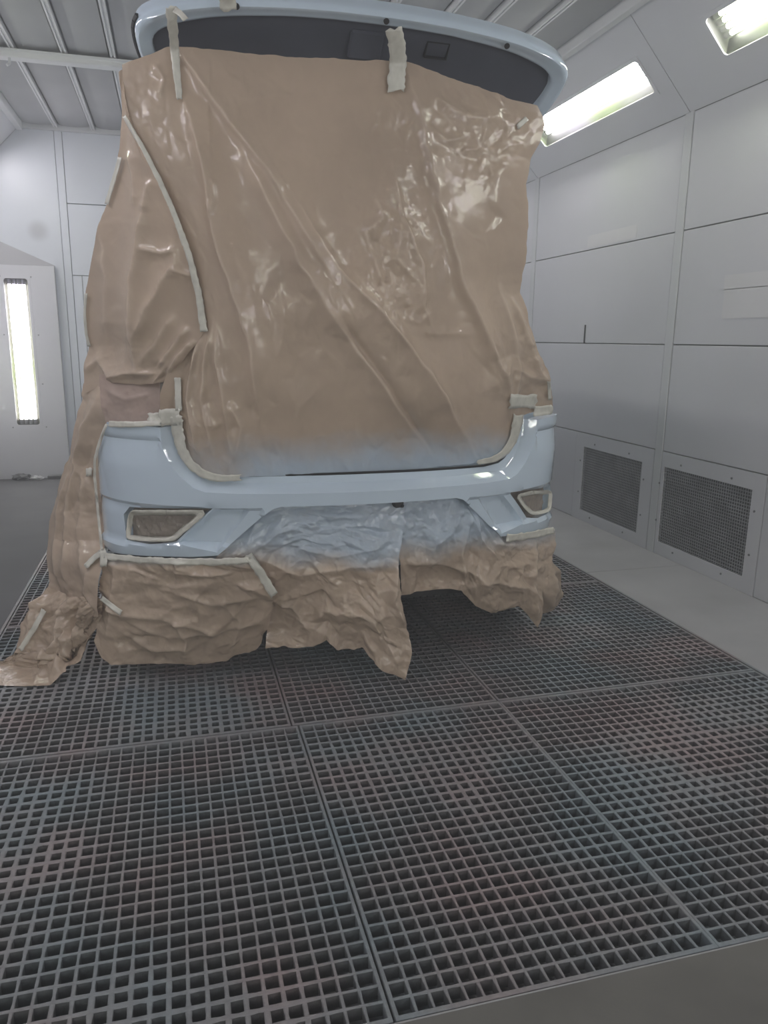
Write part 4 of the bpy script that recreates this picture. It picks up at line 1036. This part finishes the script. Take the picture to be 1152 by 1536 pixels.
tape('long cream tape strip at the left, from tailgate rim down onto big sheet', [(256, 10, 2.385), (258, 30, 2.40), (262, 75, 2.475), (266, 115, 2.47), (269, 149, 2.47)], 17, seed=1, w2=9)
tape('short curled tape tail beside the long strip on the rim', [(262, 14, 2.38), (272, 20, 2.365), (279, 30, 2.36)], 9, seed=2)
tape('broad cream tape strip hanging from middle of tailgate rim onto paper', [(592, 44, 2.385), (595, 70, 2.42), (597, 95, 2.455), (594, 137, 2.455)], 26, seed=3)
tape('blurred tape piece at the top edge of the tailgate rim', [(341, -6, 2.37), (341, 4, 2.385), (342, 15, 2.395)], 25, seed=4)
tape('small tape piece near the big sheet\'s upper right corner', [(790, 178), (776, 191)], 8, seed=5)
tape('long thin tape seam running diagonally down the left edge of big sheet', [(186, 174), (212, 218), (237, 266), (262, 322), (284, 384), (298, 440), (306, 497)], 6, seed=6, w2=11)
tape('upright tape strip in the dark gap left of opening', [(266, 566), (267, 590), (268, 616)], 10, seed=7)
tape('curved tape band at the lower left corner of the tailgate opening', [(264, 624), (267, 650), (273, 676), (286, 697), (306, 712), (332, 718), (362, 716)], 18, seed=8, w2=9)
tape('square tape patch at the top of the left curved band', [(238, 627), (272, 625)], 24, seed=9)
tape('tape line along the left tail lamp\'s lower edge', [(163, 636), (200, 637), (240, 634)], 9, seed=10)
tape('tape dab on the right end of left tail lamp line', [(222, 629), (240, 626)], 17, seed=11)
tape('curved tape band at the lower right corner of the tailgate opening', [(778, 622), (774, 645), (768, 664), (757, 680), (740, 689), (716, 694)], 16, seed=12, w2=7)
tape('broad translucent tape square at upper right of opening', [(764, 602), (804, 602)], 21, seed=13)
tape('tape strip capping the right bumper corner', [(800, 618), (828, 614)], 15, seed=14)
tape('thin upright tape on the right corner paper edge', [(823, 572), (825, 600)], 5, seed=15)
tape('tape line along the left bumper\'s lower edge', [(157, 833), (200, 839), (262, 842), (330, 843), (376, 840)], 10, seed=16, wav=1.5)
tape('tape line along the right bumper\'s lower edge', [(760, 807), (790, 804), (831, 795)], 11, seed=17, wav=1.5)
tape('slanting loose tape strip at the right of left skirt', [(372, 832), (392, 862), (412, 893)], 13, seed=18)
tape('thin tape strip along bumper\'s left side edge', [(160, 636), (150, 660), (142, 690), (142, 715), (147, 770), (153, 826)], 4, seed=19)
tape('loose tape cross piece by lower left bumper corner', [(154, 826), (140, 838), (128, 850)], 8, seed=20)
tape('upright tape tail at lower left bumper corner', [(153, 824), (156, 838), (155, 850)], 10, seed=21)
tape('tape dab on the drape left of the bumper', [(134, 702), (133, 714)], 9, seed=22)
tape('pale tape strip on crumpled paper train at left', [(66, 915), (50, 945), (30, 975)], 8, seed=23)
tape('tape strip where drape meets left skirt', [(152, 897), (166, 908), (182, 920)], 8, seed=24)
tape('tape frame round the left fog lamp paper', [(250, 769), (197, 769), (194, 788), (192, 806), (228, 809), (259, 808), (285, 787), (306, 769), (250, 769)], 8, seed=25, lift=0.004, sm=1)
tape('tape frame round the right fog lamp paper', [(800, 739), (777, 744), (786, 758), (798, 770), (815, 768), (824, 764), (826, 738), (800, 739)], 6, seed=27, lift=0.004, sm=1)
tape('white film edge peeking out behind the paper at upper left', [(180, 236), (175, 256), (167, 282), (160, 306)], 6, seed=31, name='masking_film')
tape('white film edge at the left of the ballooning sheet, lower down', [(129, 440), (127, 470), (129, 500), (134, 520)], 4, seed=32, name='masking_film')

# ------------------------------------------------------------------ small things
def scrap(label, loc, r, mat, seed):
    bm = bmesh.new(); bmesh.ops.create_icosphere(bm, subdivisions=3, radius=r); rng = random.Random(seed)
    for v in bm.verts:
        k = 0.7+0.5*rng.random(); v.co = Vector((v.co.x*k*1.7, v.co.y*k, max(-r*0.45, v.co.z*k*0.75)))
        v.co.z += r*0.45
    me = bpy.data.meshes.new('paper_scrap'); bm.to_mesh(me); bm.free(); me.materials.append(mat)
    o = bpy.data.objects.new('paper_scrap', me); COL.objects.link(o); o.location = loc; tag(o, label, 'scrap', 'scraps swept against the back wall'); return o
p = atY(32, 716, 6.92); scrap('dark crumpled scrap on floor under the upright lamp', (p[0], 6.92, 0.002), 0.045, M_SCRAP, 1)
p = atY(55, 716, 6.90); scrap('pale crumpled plastic scrap beside the dark scrap', (p[0], 6.90, 0.002), 0.03, M_SCRAPW, 2)
m = MB(); m.box(-0.06, 0.06, -0.02, 0.02, 0.0, 0.03); p = atY(83, 714, 6.93)
o = m.build('floor_block', M_SCRAP, None, bevel=0.004, loc=(p[0], 6.93, 0.001)); tag(o, 'flat grey block on floor right of the pale scrap', 'block')
